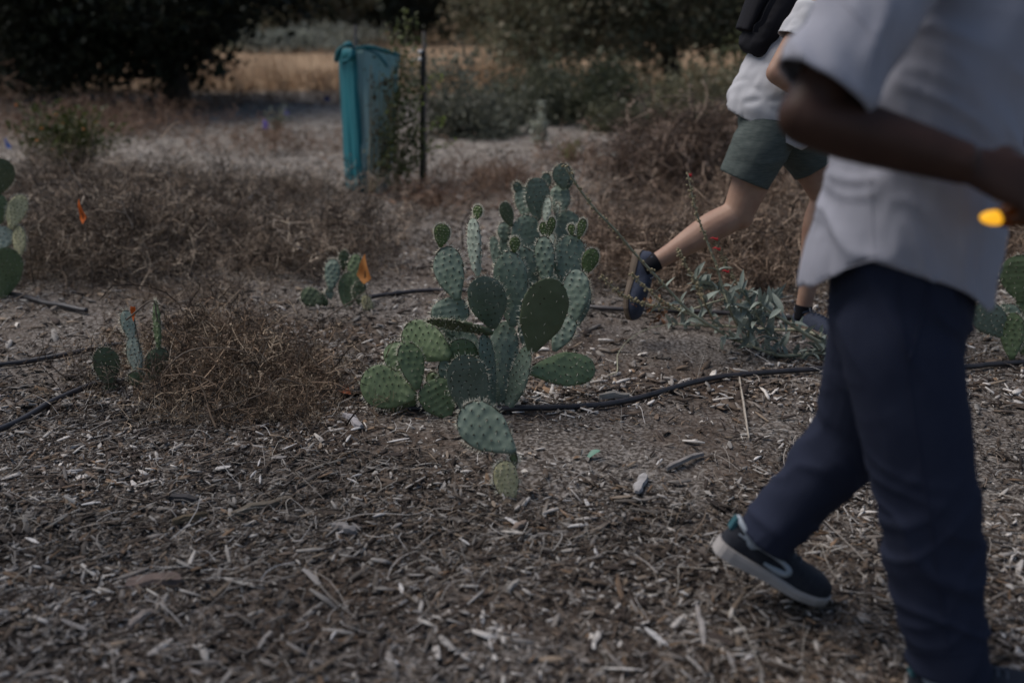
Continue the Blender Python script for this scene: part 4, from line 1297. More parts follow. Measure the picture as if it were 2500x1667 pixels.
b0 = onground(905, 446)
sap = thing('sapling', b0, 'slender leafy sapling growing up beside the teal guard and out over its top', 'sapling')
ST = [[b0, Q(905, 330, GY + .05), Q(920, 190, GY + .15), Q(938, 50, GY + .2)], [b0, Q(925, 360, GY), Q(940, 260, GY + .1), Q(948, 150, GY + .1)], [b0, Q(915, 300, GY - .1), Q(900, 200, GY), Q(912, 90, GY + .15)],
      [b0, Q(940, 400, GY - .1), Q(955, 350, GY - .1), Q(950, 290, GY)], [b0, Q(890, 380, GY - .15), Q(900, 300, GY - .1), Q(925, 210, GY)],
      [b0, Q(930, 380, GY), Q(985, 345, GY), Q(1040, 325, GY)], [b0, Q(930, 330, GY), Q(990, 290, GY), Q(1015, 275, GY)], [b0, Q(945, 300, GY), Q(975, 200, GY), Q(1010, 178, GY)]]
leafy(sap, ST[:5], 330, .036, (.10, .115, .045), .055)
leafy(sap, ST[5:], 46, .034, (.22, .28, .07), .02)
b1 = onground(850, 450)
cr = thing('climbing_weed', b1, 'dark brown-leaved weed climbing up the front of the teal guard', 'weed')
ST = [[b1, Q(848 + k * 9, 380, GY - .12), Q(852 + k * 9, 290, GY - .12), Q(852 + k * 10, 150 + (k * 37) % 60, GY - .09)] for k in range(6)]
leafy(cr, ST, 36, .034, (.06, .05, .028), .022)
pb = onground(967, 436)
po = thing('fence_post', pb, 'thin black metal post with white tape near its top', 'post')
a_, b_ = Q(971, 118, pb[1]), pb - (0, 0, .1)
V, F = join([tube([a_, (a_ + b_) / 2, b_], [(.015, .018)] * 3, 6), tube([a_ + (0, -.018, 0), b_ + (0, -.018, 0)], [.006, .006], 5)])
obj('post_bar', V, F, M['post'], po)
for vy in (120, 137):
    c = Q(966, vy, pb[1])
    V, F = ball(c, (.020, .022, .018), 10, 7)
    obj('tape', V, F, M['white'], po, smooth=True)
sb = onground(970, 428)
a_, b_ = Q(974, 72, sb[1] + .25), sb + (0, .25, -.1)
V, F = tube([a_, (a_ + b_) / 2, b_], [.02, .021, .022], 4)
tag(obj('wooden_stake', V, F, M['stake'], origin=sb), 'grey wooden stake rising behind the black post', 'stake')

# ------------------------------------------------------------------ people
def cloth(name, c, c2, bump=.35, sc=700, sheen=.2):
    return mat(name, c, .9, noise=(4, c2, .6), bump=(sc, bump, .001), spec=.12)
M['skin_dark'] = mat('dark_skin', (.060, .030, .021), .5, noise=(18, (.042, .021, .015), .7), bump=(220, .15, .001), spec=.22)
M['skin_light'] = mat('light_skin', (.36, .225, .160), .55, noise=(16, (.27, .145, .10), .75), bump=(220, .15, .001), spec=.35)
M['shirt'] = cloth('pale_shirt', (.35, .352, .40), (.29, .292, .34))
M['tee'] = cloth('grey_tee', (.47, .47, .49), (.40, .40, .43))
M['navy'] = cloth('navy_trousers', (.027, .032, .055), (.018, .022, .040))
M['shorts'] = mat('green_shorts', (.09, .105, .098), .85, noise=(30, (.052, .066, .062), .8, (1, 1, 6)), bump=(500, .3, .001), spec=.12)
M['hair'] = mat('black_hair', (.012, .010, .009), .6, bump=(90, .8, .01))
M['hair_b'] = mat('brown_hair', (.06, .038, .022), .6, bump=(90, .8, .01))
M['eye'] = mat('eye_white', (.7, .68, .65), .25)
M['iris'] = mat('eye_iris', (.03, .018, .012), .2)
M['black'] = cloth('black_nylon', (.012, .012, .015), (.02, .02, .024))
M['sole'] = mat('midsole', (.40, .37, .35), .7, noise=(20, (.30, .27, .25), .6))
M['sole_tan'] = mat('tan_midsole', (.17, .13, .095), .7, noise=(20, (.12, .09, .07), .6))
M['shoe'] = mat('dark_shoe_knit', (.018, .020, .028), .8, noise=(90, (.035, .037, .045), .6), bump=(350, .5, .002))
M['shoe_grey'] = mat('slate_shoe_knit', (.055, .065, .098), .8, noise=(90, (.035, .042, .066), .7), bump=(350, .5, .002))
M['shoe_trim'] = mat('pale_shoe_trim', (.36, .40, .44), .6)
M['teal_trim'] = mat('teal_shoe_lining', (.03, .10, .12), .8)
M['sock'] = cloth('grey_sock', (.34, .38, .42), (.28, .31, .35))
M['lace'] = mat('shoe_lace', (.10, .11, .13), .8)

def limb(pts, rads, n=16, steps=None, ref=(0, 1, 0)):
    return tube(pts, rads, n, steps or 4 * len(pts), ref)
def capped(pts, rads, **k):
    """a limb with rounded ends"""
    return [limb(pts, rads, **k), ball(pts[0], rads[0] if np.isscalar(rads[0]) else (rads[0][1], rads[0][0], rads[0][1])), ball(pts[-1], rads[-1] if np.isscalar(rads[-1]) else (rads[-1][1], rads[-1][0], rads[-1][1]))]
def head_parts(c, face, up, s=1.0):
    """skull, jaw, nose, ears, lips, brow; face = facing direction"""
    Z = nrm(up); Xf = nrm(np.asarray(face) - Z * (np.asarray(face) @ Z)); Y = np.cross(Z, Xf)
    R = np.stack([Xf, Y, Z], 1)
    def p(x, y, z): return np.asarray(c) + R @ (np.array([x, y, z]) * s)
    P_ = [ball(p(-.012, 0, .035), np.array((.098, .076, .095)) * s, 20, 14, R), ball(p(.03, 0, -.035), np.array((.062, .056, .07)) * s, 16, 12, R),
          ball(p(.052, 0, -.078), np.array((.034, .036, .026)) * s, 12, 8, R), tube([p(.082, 0, .02), p(.098, 0, -.005), p(.106, 0, -.028)], [.008 * s, .011 * s, .014 * s], 10),
          ball(p(.094, .011, -.031), np.array((.010, .009, .008)) * s, 8, 6, R), ball(p(.094, -.011, -.031), np.array((.010, .009, .008)) * s, 8, 6, R),
          ball(p(.085, 0, -.052), np.array((.010, .024, .006)) * s, 10, 6, R), ball(p(.083, 0, -.062), np.array((.011, .021, .007)) * s, 10, 6, R),
          tube([p(.076, -.042, .024), p(.086, 0, .026), p(.076, .042, .024)], [.009 * s] * 3, 8)]
    for sy in (-1, 1):
        P_.append(ball(p(-.01, sy * .078, -.008), np.array((.018, .008, .032)) * s, 10, 8, R))
        P_.append(ball(p(.055, sy * .038, -.018), np.array((.026, .022, .022)) * s, 10, 8, R))
    eyes = [p(.079, sy * .031, .008) for sy in (-1, 1)]
    hairb = (p(-.022, 0, .052), np.array((.105, .084, .092)) * s, R)
    return P_, eyes, hairb, R
def hand_parts(wr, d, palm_n, thumb_side, curl=.9, s=1.0):
    """wrist point, pointing direction, palm normal (the way the palm faces), thumb side"""
    X = nrm(d); Zp = nrm(np.asarray(palm_n) - X * (np.asarray(palm_n) @ X)); Y = np.cross(Zp, X)
    if Y @ np.asarray(thumb_side) < 0: Y = -Y
    wr = np.asarray(wr, float)
    P_ = [tube([wr - X * .01, wr + X * .03 * s, wr + X * .07 * s, wr + X * .098 * s], [(.027 * s, .018 * s), (.036 * s, .016 * s), (.042 * s, .015 * s), (.040 * s, .012 * s)], 14, 10, Y)]
    for k, (off, ln) in enumerate(((.032, .072), (.011, .082), (-.011, .076), (-.031, .060))):
        b = wr + X * .088 * s + Y * off * s
        pts = [b - X * .02 * s]; a = .15; p = b
        pts.append(p)
        for q, f in enumerate((.46, .3, .24)):
            a += curl * (.55, .75, .5)[q]
            p = p + (X * math.cos(a) + Zp * math.sin(a)) * ln * f * s + Y * off * .10 * s
            pts.append(p)
        P_.append(tube(pts, [.0095 * s, .0095 * s, .0085 * s, .008 * s, .0065 * s], 10, 14))
        P_.append(ball(pts[-1], .0066 * s, 8, 6))
    b = wr + X * .030 * s + Y * .022 * s
    pts = [b - Y * .012 * s, b + (Y * .018 + X * .022 + Zp * .008) * s, b + (Y * .026 + X * .050 + Zp * .022) * s, b + (Y * .022 + X * .074 + Zp * .036) * s]
    P_.append(tube(pts, [.014 * s, .012 * s, .0105 * s, .008 * s], 10, 12)); P_.append(ball(pts[-1], .008 * s, 8, 6))
    return P_
def body(root, parts, m, voxel=.0055):
    V, F, N_ = union(parts, voxel, 5, .5)
    return obj('body', V, F, M[m], root, smooth=True)
def garment(name, root, parts, m, voxel, cuts=(), folds=None, thick=.003, smooth=5):
    """melted cloth; every cut gives (amount past the edge, direction of the edge); folds(P) moves it along the normal"""
    V, F, N_ = union(parts, voxel, smooth, .5)
    if folds is not None: V = V + N_ * folds(V)[:, None]
    for cut in cuts:
        s_, d_ = cut(V)
        F = F[s_[F].mean(1) < 0]
        E = np.sort(np.concatenate([F[:, [0, 1]], F[:, [1, 2]], F[:, [2, 3]], F[:, [3, 0]]]), 1)
        u_, c_ = np.unique(E, axis=0, return_counts=True)
        k = np.zeros(len(V), bool); k[u_[c_ == 1].ravel()] = True
        k &= np.abs(s_) < voxel * 5
        V[k] -= s_[k, None] * np.asarray(d_)
        use = np.zeros(len(V), bool); use[F.ravel()] = True
        ids = np.cumsum(use) - 1
        V, F = V[use], ids[F]
    o = obj(name, V, F, M[m], root, smooth=True)
    if cuts:
        s = o.modifiers.new('thickness', 'SOLIDIFY'); s.thickness = thick; s.offset = -1
    return o
def shoe(root, heel, toe, up, L, m, sole, bend=0.0, trim=None, Wd=.10, laces=True):
    X_ = nrm(np.asarray(toe) - heel); Z_ = nrm(np.asarray(up) - X_ * (np.asarray(up) @ X_)); Y_ = np.cross(Z_, X_)
    R = np.stack([X_, Y_, Z_], 1)
    def w3(P_):
        P_ = np.asarray(P_, float).copy()
        t = np.clip((P_[:, 0] - .62 * L) / (.38 * L), 0, 1)
        P_[:, 2] += bend * t ** 1.6
        return P_ @ R.T + heel
    n, q = 26, 22
    xs_ = np.concatenate([[0.0, .004, .012], np.linspace(.03, L - .02, n - 6), [L - .010, L - .003, L]])
    wid = np.interp(xs_ / L, [0, .02, .08, .25, .45, .7, .85, .95, .985, 1], [.18, .44, .62, .70, .72, 1.0, .92, .62, .38, .12]) * Wd / 2
    top = np.interp(xs_ / L, [0, .04, .12, .22, .30, .42, .55, .72, .88, .96, 1], [.058, .078, .082, .076, .083, .082, .074, .064, .056, .044, .028]) * L / .28
    V = []
    a = np.linspace(0, np.pi, q)
    for x, w_, t in zip(xs_, wid, top):
        ca, sa = np.cos(a), np.sin(a)
        e = .75 if x > .3 * L else .55
        V.append(np.stack([np.full(q, x), w_ * np.sign(ca) * np.abs(ca) ** (.7 if x > .35 * L else .85) * (1 - .22 * sa * (x < .45 * L)), .016 + (t - .016) * sa ** e], 1))
    V = np.concatenate(V)
    m_ = len(xs_)
    F = [(i * q + j, (i + 1) * q + j, (i + 1) * q + j + 1, i * q + j + 1) for i in range(m_ - 1) for j in range(q - 1)]
    F += [(i * q, i * q + q - 1, (i + 1) * q + q - 1, (i + 1) * q) for i in range(m_ - 1)]
    F += [tuple(range(q)), tuple((m_ - 1) * q + j for j in range(q - 1, -1, -1))]
    s = obj('shoe', w3(V), F, M[m], root, smooth=True)
    def sub(name, V, F, mm, sm=True):
        o = obj(name, w3(V), F, M[mm], root, smooth=sm); o.parent = s; return o
    # midsole: outline extruded, thicker at the heel
    V, F = [], []
    lv = [(0, .93), (.006, 1.02), (.6, 1.07), (.92, 1.03), (1, .97)]
    for i, (x, w_) in enumerate(zip(xs_, wid)):
        th = np.interp(x / L, [0, .3, .7, 1], [.032, .028, .022, .020])
        for f, g in lv:
            V += [(x * 1.02 - .003, (w_ + .003) * g, th * f), (x * 1.02 - .003, -(w_ + .003) * g, th * f)]
    k = len(lv) * 2
    for i in range(m_ - 1):
        for j in range(len(lv) - 1):
            F.append((i * k + 2 * j, (i + 1) * k + 2 * j, (i + 1) * k + 2 * j + 2, i * k + 2 * j + 2))
            F.append((i * k + 2 * j + 1, i * k + 2 * j + 3, (i + 1) * k + 2 * j + 3, (i + 1) * k + 2 * j + 1))
        F.append((i * k, i * k + 1, (i + 1) * k + 1, (i + 1) * k))
        F.append((i * k + k - 2, (i + 1) * k + k - 2, (i + 1) * k + k - 1, i * k + k - 1))
    for i in (0, m_ - 1):
        for j in range(len(lv) - 1):
            f = (i * k + 2 * j, i * k + 2 * j + 2, i * k + 2 * j + 3, i * k + 2 * j + 1)
            F.append(f if i == 0 else f[::-1])
    sub('sole', np.array(V), F, sole, False)
    def surf(x, z, sgn, lift=.0018):
        w_ = np.interp(x, xs_, wid); t = np.interp(x, xs_, top)
        sa = np.clip((z - .016) / max(t - .016, 1e-4), 0, 1) ** (1 / (.55 if x < .3 * L else .75))
        ca = math.sqrt(max(0, 1 - sa * sa))
        return np.array([x, sgn * (w_ * ca ** (.7 if x > .35 * L else .85) * (1 - .22 * sa * (x < .45 * L)) + lift), z])
    if trim:
        # the pale U-shaped band: along the collar side, round at mid foot and back along the sole line
        path = [(.06, .064), (.16, .062), (.28, .060), (.40, .058), (.50, .054), (.545, .046), (.52, .037), (.44, .034), (.34, .036)]
        for sg in (-1, 1):
            P_ = spline([surf(x * L, z * L / .28, sg) for x, z in path], 30)
            hw = np.interp(np.linspace(0, 1, 30), [0, .25, .7, .85, 1], [.002, .0035, .007, .0075, .0035])
            V, F = [], []
            T = np.gradient(P_, axis=0)
            for p, t, h in zip(P_, T, hw):
                b = nrm(np.cross(t, (0, 1, 0)))
                for sh, ly in ((-1, 0), (1, 0), (1, .0016), (-1, .0016)):
                    V.append(p + b * h * sh + np.array([0, sg * ly, 0]))
            for i in range(29):
                for j in range(4):
                    kk = (j + 1) % 4
                    F.append((i * 4 + j, i * 4 + kk, i * 4 + 4 + kk, i * 4 + 4 + j))
            sub('side_band', np.array(V), F, trim)
    # collar roll
    ring = []
    for an in np.linspace(0, 2 * np.pi, 20, endpoint=False):
        ring.append((.155 * L + .125 * L * math.cos(an), .030 * math.sin(an), (.082 + .006 * math.cos(an * 2)) * L / .28))
    ring.append(ring[0]); ring.append(ring[1])
    V, F = tube(np.array(ring), [.0065] * len(ring), 8)
    sub('collar', V, F, trim or m)
    if trim:
        V, F = box((.004, 0, .075 * L / .28), (.010, .022, .030)); sub('heel_tab', V, F, 'teal_trim', False)
    if laces:
        for k in range(5):
            x = L * (.36 + .065 * k)
            t = float(np.interp(x, xs_, top)); w_ = float(np.interp(x, xs_, wid))
            V, F = tube(spline([(x, -.45 * w_, t * .90 + .002), (x + .006, 0, t + .003), (x, .45 * w_, t * .90 + .002)], 9), [.0022] * 9, 6)
            sub('lace', V, F, 'lace')
        x = L * .34; t = float(np.interp(x, xs_, top))
        for sg in (-1, 1):
            V, F = tube(spline([(x, 0, t + .004), (x - .005, sg * .018, t + .022), (x + .012, sg * .030, t + .008), (x + .004, sg * .006, t + .004)], 12), [.002] * 12, 6)
            sub('lace', V, F, 'lace')
    return s
def band(name, root, pts, hw, th, m, nrm_dir):
    """a flat strap"""
    P_ = spline(pts, 24); V, F = [], []
    T = np.gradient(P_, axis=0)
    for p, t in zip(P_, T):
        n_ = nrm(np.asarray(nrm_dir) - nrm(t) * (np.asarray(nrm_dir) @ nrm(t))); b = np.cross(nrm(t), n_)
        for sb_, sn in ((-1, -1), (1, -1), (1, 1), (-1, 1)): V.append(p + b * hw * sb_ + n_ * th * sn)
    for i in range(23):
        for j in range(4):
            k = (j + 1) % 4; F.append((i * 4 + j, i * 4 + k, i * 4 + 4 + k, i * 4 + 4 + j))
    F += [(3, 2, 1, 0), (92, 93, 94, 95)]
    return obj(name, np.array(V), F, M[m], root)

# --- the walker close to the camera
w0 = np.array([Q(2075, 700, 1.8)[0], 1.8, 0.0])
walker = thing('person', w0, 'walker in a pale loose shirt and navy trousers, dark forearm held forward, mid-stride', 'person')
YN, YF = 1.66, 1.95
hipN, kneeN, ankN = Q(2062, 760, 1.74), Q(2128, 1150, 1.69), Q(2185, 1560, 1.66)
hipF, kneeF, ankF = Q(2030, 780, 1.88), Q(1962, 985, 1.94), Q(1738, 1228, 1.975)
chest, belly, pel = Q(2190, -20, 1.8), Q(2105, 420, 1.8), Q(2068, 700, 1.8)
neck = Q(2250, -290, 1.8)
headc = Q(2300, -560, 1.8)
shN, elN, wrN = Q(2110, -130, 1.60), Q(1848, 268, 1.53), Q(2225, 378, 1.50)
shF = Q(2190, -130, 2.0); elF = Q(2180, 260, 2.06); wrF = Q(2420, 350, 1.93)
heelF, toeF = Q(1640, 1260, 1.985), Q(1884, 1404, 1.985)
toeF[2] = max(toeF[2], gz1(toeF[0], toeF[1]) + .004)
def shoe_up(h_, t_, u_):
    x_ = nrm(np.asarray(t_) - h_); return nrm(np.asarray(u_) - x_ * (np.asarray(u_) @ x_))
upF = shoe_up(heelF, toeF, (.45, 0, .9))
ankF = heelF + nrm(toeF - heelF) * .058 + upF * .072
footN = np.array([Q(2082, 1600, 1.66)[0], 1.66, gz1(Q(2082, 1600, 1.66)[0], 1.66) + .004])
toeN = footN + np.array([.285, -.015, 0])
ankN = footN + np.array([.048, 0, .095])
hp, eyes, hairb, RH = head_parts(headc, (1, -.05, -.12), (.12, 0, 1))
fwd = nrm(np.array([1, .03, -.06]))
parts = hp + [limb([headc - (.02, 0, .06), neck, chest + (0, 0, .10)], [.056, .06, .085])]
parts += [limb([chest + (0, 0, .13), chest + (0, 0, .02), belly, pel], [(.15, .075), (.165, .10), (.145, .105), (.15, .11)], ref=(0, 1, 0))]
parts += [ball(shN, .062), ball(shF, .062), limb([chest + (0, 0, .08), shN], [.08, .06]), limb([chest + (0, 0, .08), shF], [.08, .06])]
parts += [limb([shN, (shN + elN) / 2, elN], [.056, .05, .041]), ball(elN, .041), limb([elN, elN * .65 + wrN * .35, wrN], [(.043, .044), (.046, .046), (.032, .033)], ref=(0, 0, 1)),
          limb([shF, (shF + elF) / 2, elF], [.056, .05, .041]), ball(elF, .041), limb([elF, elF * .65 + wrF * .35, wrF], [.043, .045, .028])]
parts += hand_parts(wrN, (.9, -.02, -.30), (-.1, .9, -.35), (0, .3, 1), .85) + hand_parts(wrF, (.9, -.1, -.1), (.1, -.8, -.4), (0, 0, 1), .7)
for h_, k_, a_ in ((hipN, kneeN, ankN), (hipF, kneeF, ankF)):
    parts += [limb([h_, (h_ + k_) / 2, k_], [.080, .074, .055]), ball(k_, .054), limb([k_, k_ * .65 + a_ * .35, a_], [.05, .052, .033])]
parts += [ball(ankN, .034), ball(ankF, .034), limb([ankN, footN * .7 + toeN * .3 + (0, 0, .048), footN * .2 + toeN * .8 + (0, 0, .026)], [.030, .028, .018]),
          limb([ankF, heelF * .7 + toeF * .3 + upF * .048, heelF * .2 + toeF * .8 + upF * .026], [.030, .028, .018])]
body(walker, parts, 'skin_dark')
def hair_cap(root, hb, m, headc_, RHm, sc=1.0):
    V, F = ball(hb[0], hb[1], 28, 20, hb[2])
    loc = (V - headc_) @ RHm
    V = V + (V - hb[0]) * (fbm(V * 60, 3) * .10)[:, None]
    keep = [f for f in F if np.mean([loc[i, 2] for i in f]) > .045 * sc or (np.mean([loc[i, 0] for i in f]) < -.025 * sc and np.mean([loc[i, 2] for i in f]) > -.05 * sc)]
    o = obj('hair', V, keep, M[m], root, smooth=True)
    s_ = o.modifiers.new('thickness', 'SOLIDIFY'); s_.thickness = .012; s_.offset = -1
def eyeballs(root, ey, f):
    for e in ey:
        V, F = ball(e, .0125, 12, 8); o = obj('eye', V, F, M['eye'], root, smooth=True)
        V, F = ball(e + nrm(f) * .0095, .0055, 10, 6); i_ = obj('iris', V, F, M['iris'], root, smooth=True); i_.parent = o
hair_cap(walker, hairb, 'hair', headc, RH); eyeballs(walker, eyes, (1, -.05, -.12))
# shirt
xh = Q(2012, 612, 1.62)
def hem_walker(P_):
    ang = P_[:, 0] - xh[0]
    frac = np.clip(np.abs(P_[:, 1] - 1.8) / .2, 0, 1)
    base = xh[2] - np.where(ang < 0, .115 * np.clip(-ang / .072, 0, 1.15) ** 1.35, .068 * np.clip(ang / .19, 0, 1.2) ** 1.6)
    base = base + .004 * np.sin(P_[:, 0] * 31 + P_[:, 1] * 17)
    return base - P_[:, 2], (0, 0, -1)
cufc = Q(1893, 192, 1.535)
cufd = nrm(elN - shN)
SL = spline([shN + (0, 0, .02), (shN * .5 + cufc * .5) + (.01, 0, .01), cufc], 9)
sp_ = [limb([Q(2050, 790, 1.8), Q(2060, 650, 1.8), Q(2082, 540, 1.8), Q(2112, 400, 1.8), Q(2148, 200, 1.8), Q(2185, 0, 1.8), Q(2205, -120, 1.8), Q(2235, -235, 1.8)],
            [(.172, .165), (.170, .163), (.168, .160), (.165, .156), (.175, .150), (.18, .135), (.17, .105), (.07, .065)], n=28, steps=44)]
sp_ += [limb(list(SL) + [cufc + cufd * .03], [(.075, .080)] * 3 + [(.074, .082)] * 3 + [(.070, .080)] * 3 + [(.070, .078)], n=20, steps=26, ref=(0, 1, 0)), ball(shN, .078),
        limb([shF, (shF * .45 + elF * .55), shF * .25 + elF * .75], [.078, .074, .07]), ball(shF, .078)]
def ridge(p): return np.clip(1 - np.abs(vnoise(p)) * 2.2, 0, 1) ** 2
def folds_shirt(P_):
    q = P_ * np.array([7, 7, 3.2]); q[:, 2] += P_[:, 0] * 5
    d = fbm(q, 3) * .020
    # hanging folds below the forearm, drag folds from the elbow across the side
    low = np.clip((1.02 - P_[:, 2]) / .12, 0, 1)
    w_ = P_ + .05 * np.stack([vnoise(P_ * 6), vnoise(P_ * 6 + 4), vnoise(P_ * 6 + 8)], 1)
    d += low * ridge(w_ * np.array([15, 11, 4]) + np.stack([P_[:, 2] * 5, 0 * P_[:, 0], P_[:, 0] * 3], 1)) * .013
    mid = np.exp(-((P_[:, 2] - 1.08) / .13) ** 2)
    t = np.stack([w_[:, 0] * 3 + w_[:, 2] * 2, w_[:, 1] * 8, w_[:, 2] * 21 + w_[:, 0] * 9], 1)
    d += mid * ridge(t) * .010
    up = np.clip((P_[:, 2] - 1.12) / .1, 0, 1)
    d += up * ridge(np.stack([w_[:, 0] * 9 - w_[:, 2] * 5, w_[:, 1] * 7, w_[:, 2] * 9 + w_[:, 0] * 6], 1)) * .012
    return d - .006
def cut_sleeve(P_):
    s_ = (P_ - (cufc + cufd * .012)) @ cufd
    inside = (np.linalg.norm(P_ - cufc, axis=1) < .17) & (P_[:, 1] < 1.655) & (P_[:, 0] < cufc[0] + .10)
    return np.where(inside, s_, -1.0), cufd
shirt1 = garment('shirt', walker, sp_, 'shirt', .0075, (hem_walker, cut_sleeve), folds_shirt)
# sleeve hem band and placket details
ringp = []
Ya = nrm(np.array([0, 1, 0]) - cufd * cufd[1]); Xa = np.cross(cufd, Ya)
# trousers
tr = [limb([Q(2075, 560, 1.8), Q(2064, 700, 1.8), Q(2050, 800, 1.8)], [(.155, .128), (.160, .132), (.13, .12)], n=24),
      limb([Q(2064, 650, 1.79), Q(2060, 740, 1.745), Q(2086, 900, 1.72), Q(2128, 1150, 1.69), Q(2162, 1400, 1.67), Q(2182, 1500, 1.66), Q(2192, 1570, 1.66)], [(.085, .085), (.108, .110), (.105, .107), (.092, .092), (.082, .082), (.077, .077), (.077, .077)], n=22, steps=40),
      limb([Q(2060, 660, 1.83), Q(2030, 760, 1.87), Q(1985, 930, 1.93), Q(1950, 1005, 1.95), Q(1845, 1130, 1.965), Q(1746, 1246, 1.98)], [(.085, .085), (.108, .11), (.098, .10), (.09, .088), (.075, .073), (.066, .063)], n=22, steps=36, ref=(0, 1, 0)),
      ball(Q(1965, 990, 1.945), .088)]
def folds_tr(P_):
    w_ = P_ + .05 * np.stack([vnoise(P_ * 6), vnoise(P_ * 6 + 4), vnoise(P_ * 6 + 8)], 1)
    d = fbm(P_ * np.array([6, 6, 4]), 3) * .014
    low = np.clip((.60 - P_[:, 2]) / .25, .15, 1)
    t = np.stack([w_[:, 0] * 6, w_[:, 1] * 6, w_[:, 2] * 19 + w_[:, 0] * 11], 1)
    d += low * ridge(t) * .0085
    t = np.stack([w_[:, 0] * 5, w_[:, 1] * 5, w_[:, 2] * 15 - w_[:, 0] * 15], 1)
    d += low * ridge(t + 9) * .006
    hip = np.clip((P_[:, 2] - .62) / .12, 0, 1)
    d += hip * ridge(np.stack([w_[:, 0] * 12 + w_[:, 2] * 9, w_[:, 1] * 5, w_[:, 2] * 7], 1)) * .008
    return d - .005
hemN = Q(2182, 1528, 1.66)
axF = nrm(Q(1746, 1246, 1.98) - Q(1845, 1130, 1.965)); endF = Q(1754, 1234, 1.98)
def cut_near(P_):
    return np.where((P_[:, 1] < 1.82) & (P_[:, 2] < .3) & (P_[:, 0] > Q(2040, 1400, 1.67)[0]), hemN[2] - P_[:, 2], -1.0), (0, 0, -1)
def cut_far(P_):
    return np.where((P_[:, 2] < .45) & (np.linalg.norm(P_ - endF, axis=1) < .14), (P_ - endF) @ axF, -1.0), axF
trou = garment('trousers', walker, tr, 'navy', .0075, (cut_near, cut_far), folds_tr)
# sewn details that follow the cloth: found by casting onto the garment itself
from mathutils.bvhtree import BVHTree
def sewn(root, garm, name, pts, m, hw=.0022, th=.0010):
    """a flat stitched strip laid on the camera-side of a garment along a path of (vx, vy)"""
    me = garm.data
    off = Vector(root['_o'])
    bv = BVHTree.FromPolygons([v.co + off for v in me.vertices], [p.vertices[:] for p in me.polygons])
    P_ = []
    for q in spline([(x, y, 0) for x, y in pts], 60):
        d = Vector(ray(q[0] * K, q[1] * K)); d.normalize()
        h = bv.ray_cast(Vector((0, 0, CAM_H)), d)
        if h[0] is not None: P_.append((np.array(h[0]), np.array(h[1] if h[1].dot(d) < 0 else -h[1])))
    if len(P_) < 4: return
    C_ = np.array([p for p, _ in P_]); N_ = np.array([n for _, n in P_])
    for _ in range(2): C_[1:-1] = (C_[:-2] + C_[1:-1] * 2 + C_[2:]) / 4
    T = np.gradient(C_, axis=0); V, F = [], []
    for c, t, n_ in zip(C_, T, N_):
        b_ = nrm(np.cross(nrm(t), n_))
        for sb_, sn in ((-1, -.5), (1, -.5), (.7, 1), (-.7, 1)): V.append(c + b_ * hw * sb_ + n_ * th * sn)
    for i in range(len(C_) - 1):
        for j in range(4):
            k = (j + 1) % 4; F.append((i * 4 + j, i * 4 + k, i * 4 + 4 + k, i * 4 + 4 + j))
    o = obj(name, np.array(V), F, M[m], root, smooth=True); o.parent = garm
sewn(walker, trou, 'side_seam', [(2060, 640), (2078, 800), (2098, 950), (2130, 1150), (2160, 1350), (2176, 1500)], 'navy', .0028, .0014)
sewn(walker, trou, 'pocket_edge', [(2135, 655), (2120, 720), (2098, 800), (2088, 830)], 'navy', .004, .0018)
sewn(walker, trou, 'hem_stitch', [(2085, 1492), (2130, 1500), (2180, 1503), (2230, 1500), (2262, 1494)], 'navy', .0018, .0012)
sewn(walker, shirt1, 'hem_stitch', [(1868, 655), (1900, 640), (1950, 612), (2010, 596), (2070, 604), (2140, 634), (2200, 660), (2245, 672)], 'shirt', .0016, .0010)
sewn(walker, shirt1, 'side_seam', [(2000, 400), (2002, 480), (2006, 560), (2010, 600)], 'shirt', .0022, .0012)
sewn(walker, shirt1, 'sleeve_hem', [(1822, 140), (1862, 148), (1908, 168), (1950, 196), (1980, 215)], 'shirt', .0018, .0011)
sewn(walker, shirt1, 'sleeve_seam', [(1935, 0), (1990, 60), (2015, 120), (2010, 190)], 'shirt', .0022, .0012)
# shoes and socks
shoe(walker, heelF, toeF, upF, float(np.linalg.norm(toeF - heelF)), 'shoe', 'sole', .012, 'shoe_trim', .105)
shoe(walker, footN, toeN, (0, 0, 1), .285, 'shoe', 'sole', .0, 'shoe_trim', .105)
V, F = limb([ankF + nrm(kneeF - ankF) * .09, ankF + nrm(kneeF - ankF) * .03, ankF, ankF - upF * .03], [.040, .039, .036, .03]); obj('sock', V, F, M['sock'], walker, smooth=True)
V, F = limb([ankN + (0, 0, .10), ankN, ankN - (0, 0, .05)], [.046, .043, .036]); obj('sock', V, F, M['sock'], walker, smooth=True)

# what the walker holds: an amber object, its yellow highlight painted as emission
M['amber'] = mat('amber_glass', (.10, .034, .004), .25, spec=.5, trans=.3)
glowm = bpy.data.materials.new('highlight_glow'); glowm.use_nodes = True
lb = glowm.node_tree.nodes['Principled BSDF']
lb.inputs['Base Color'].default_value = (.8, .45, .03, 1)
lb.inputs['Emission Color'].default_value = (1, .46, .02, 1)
lb.inputs['Emission Strength'].default_value = .5  # added glow standing in for a bright highlight on the amber
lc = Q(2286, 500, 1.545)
hl = thing('amber_object', lc, 'small amber object with an added yellow glow at its end, gripped under the walker’s hand'.replace('’', "'"), 'held object')
ax = nrm(np.array([1, 0, .16]))
V, F = tube([lc + ax * .004, lc + ax * .02, lc + ax * .045, lc + ax * .085, lc + ax * .09], [.014, .019, .021, .021, .015], 20, 16)
obj('amber_body', V, F, M['amber'], hl, smooth=True)
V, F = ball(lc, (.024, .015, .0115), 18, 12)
obj('lens', V, F, glowm, hl, smooth=True)  # not a lens: added glow standing in for the highlight on the amber
V, F = tube([lc + ax * .04, lc + ax * .06], [.0225, .0225], 20)
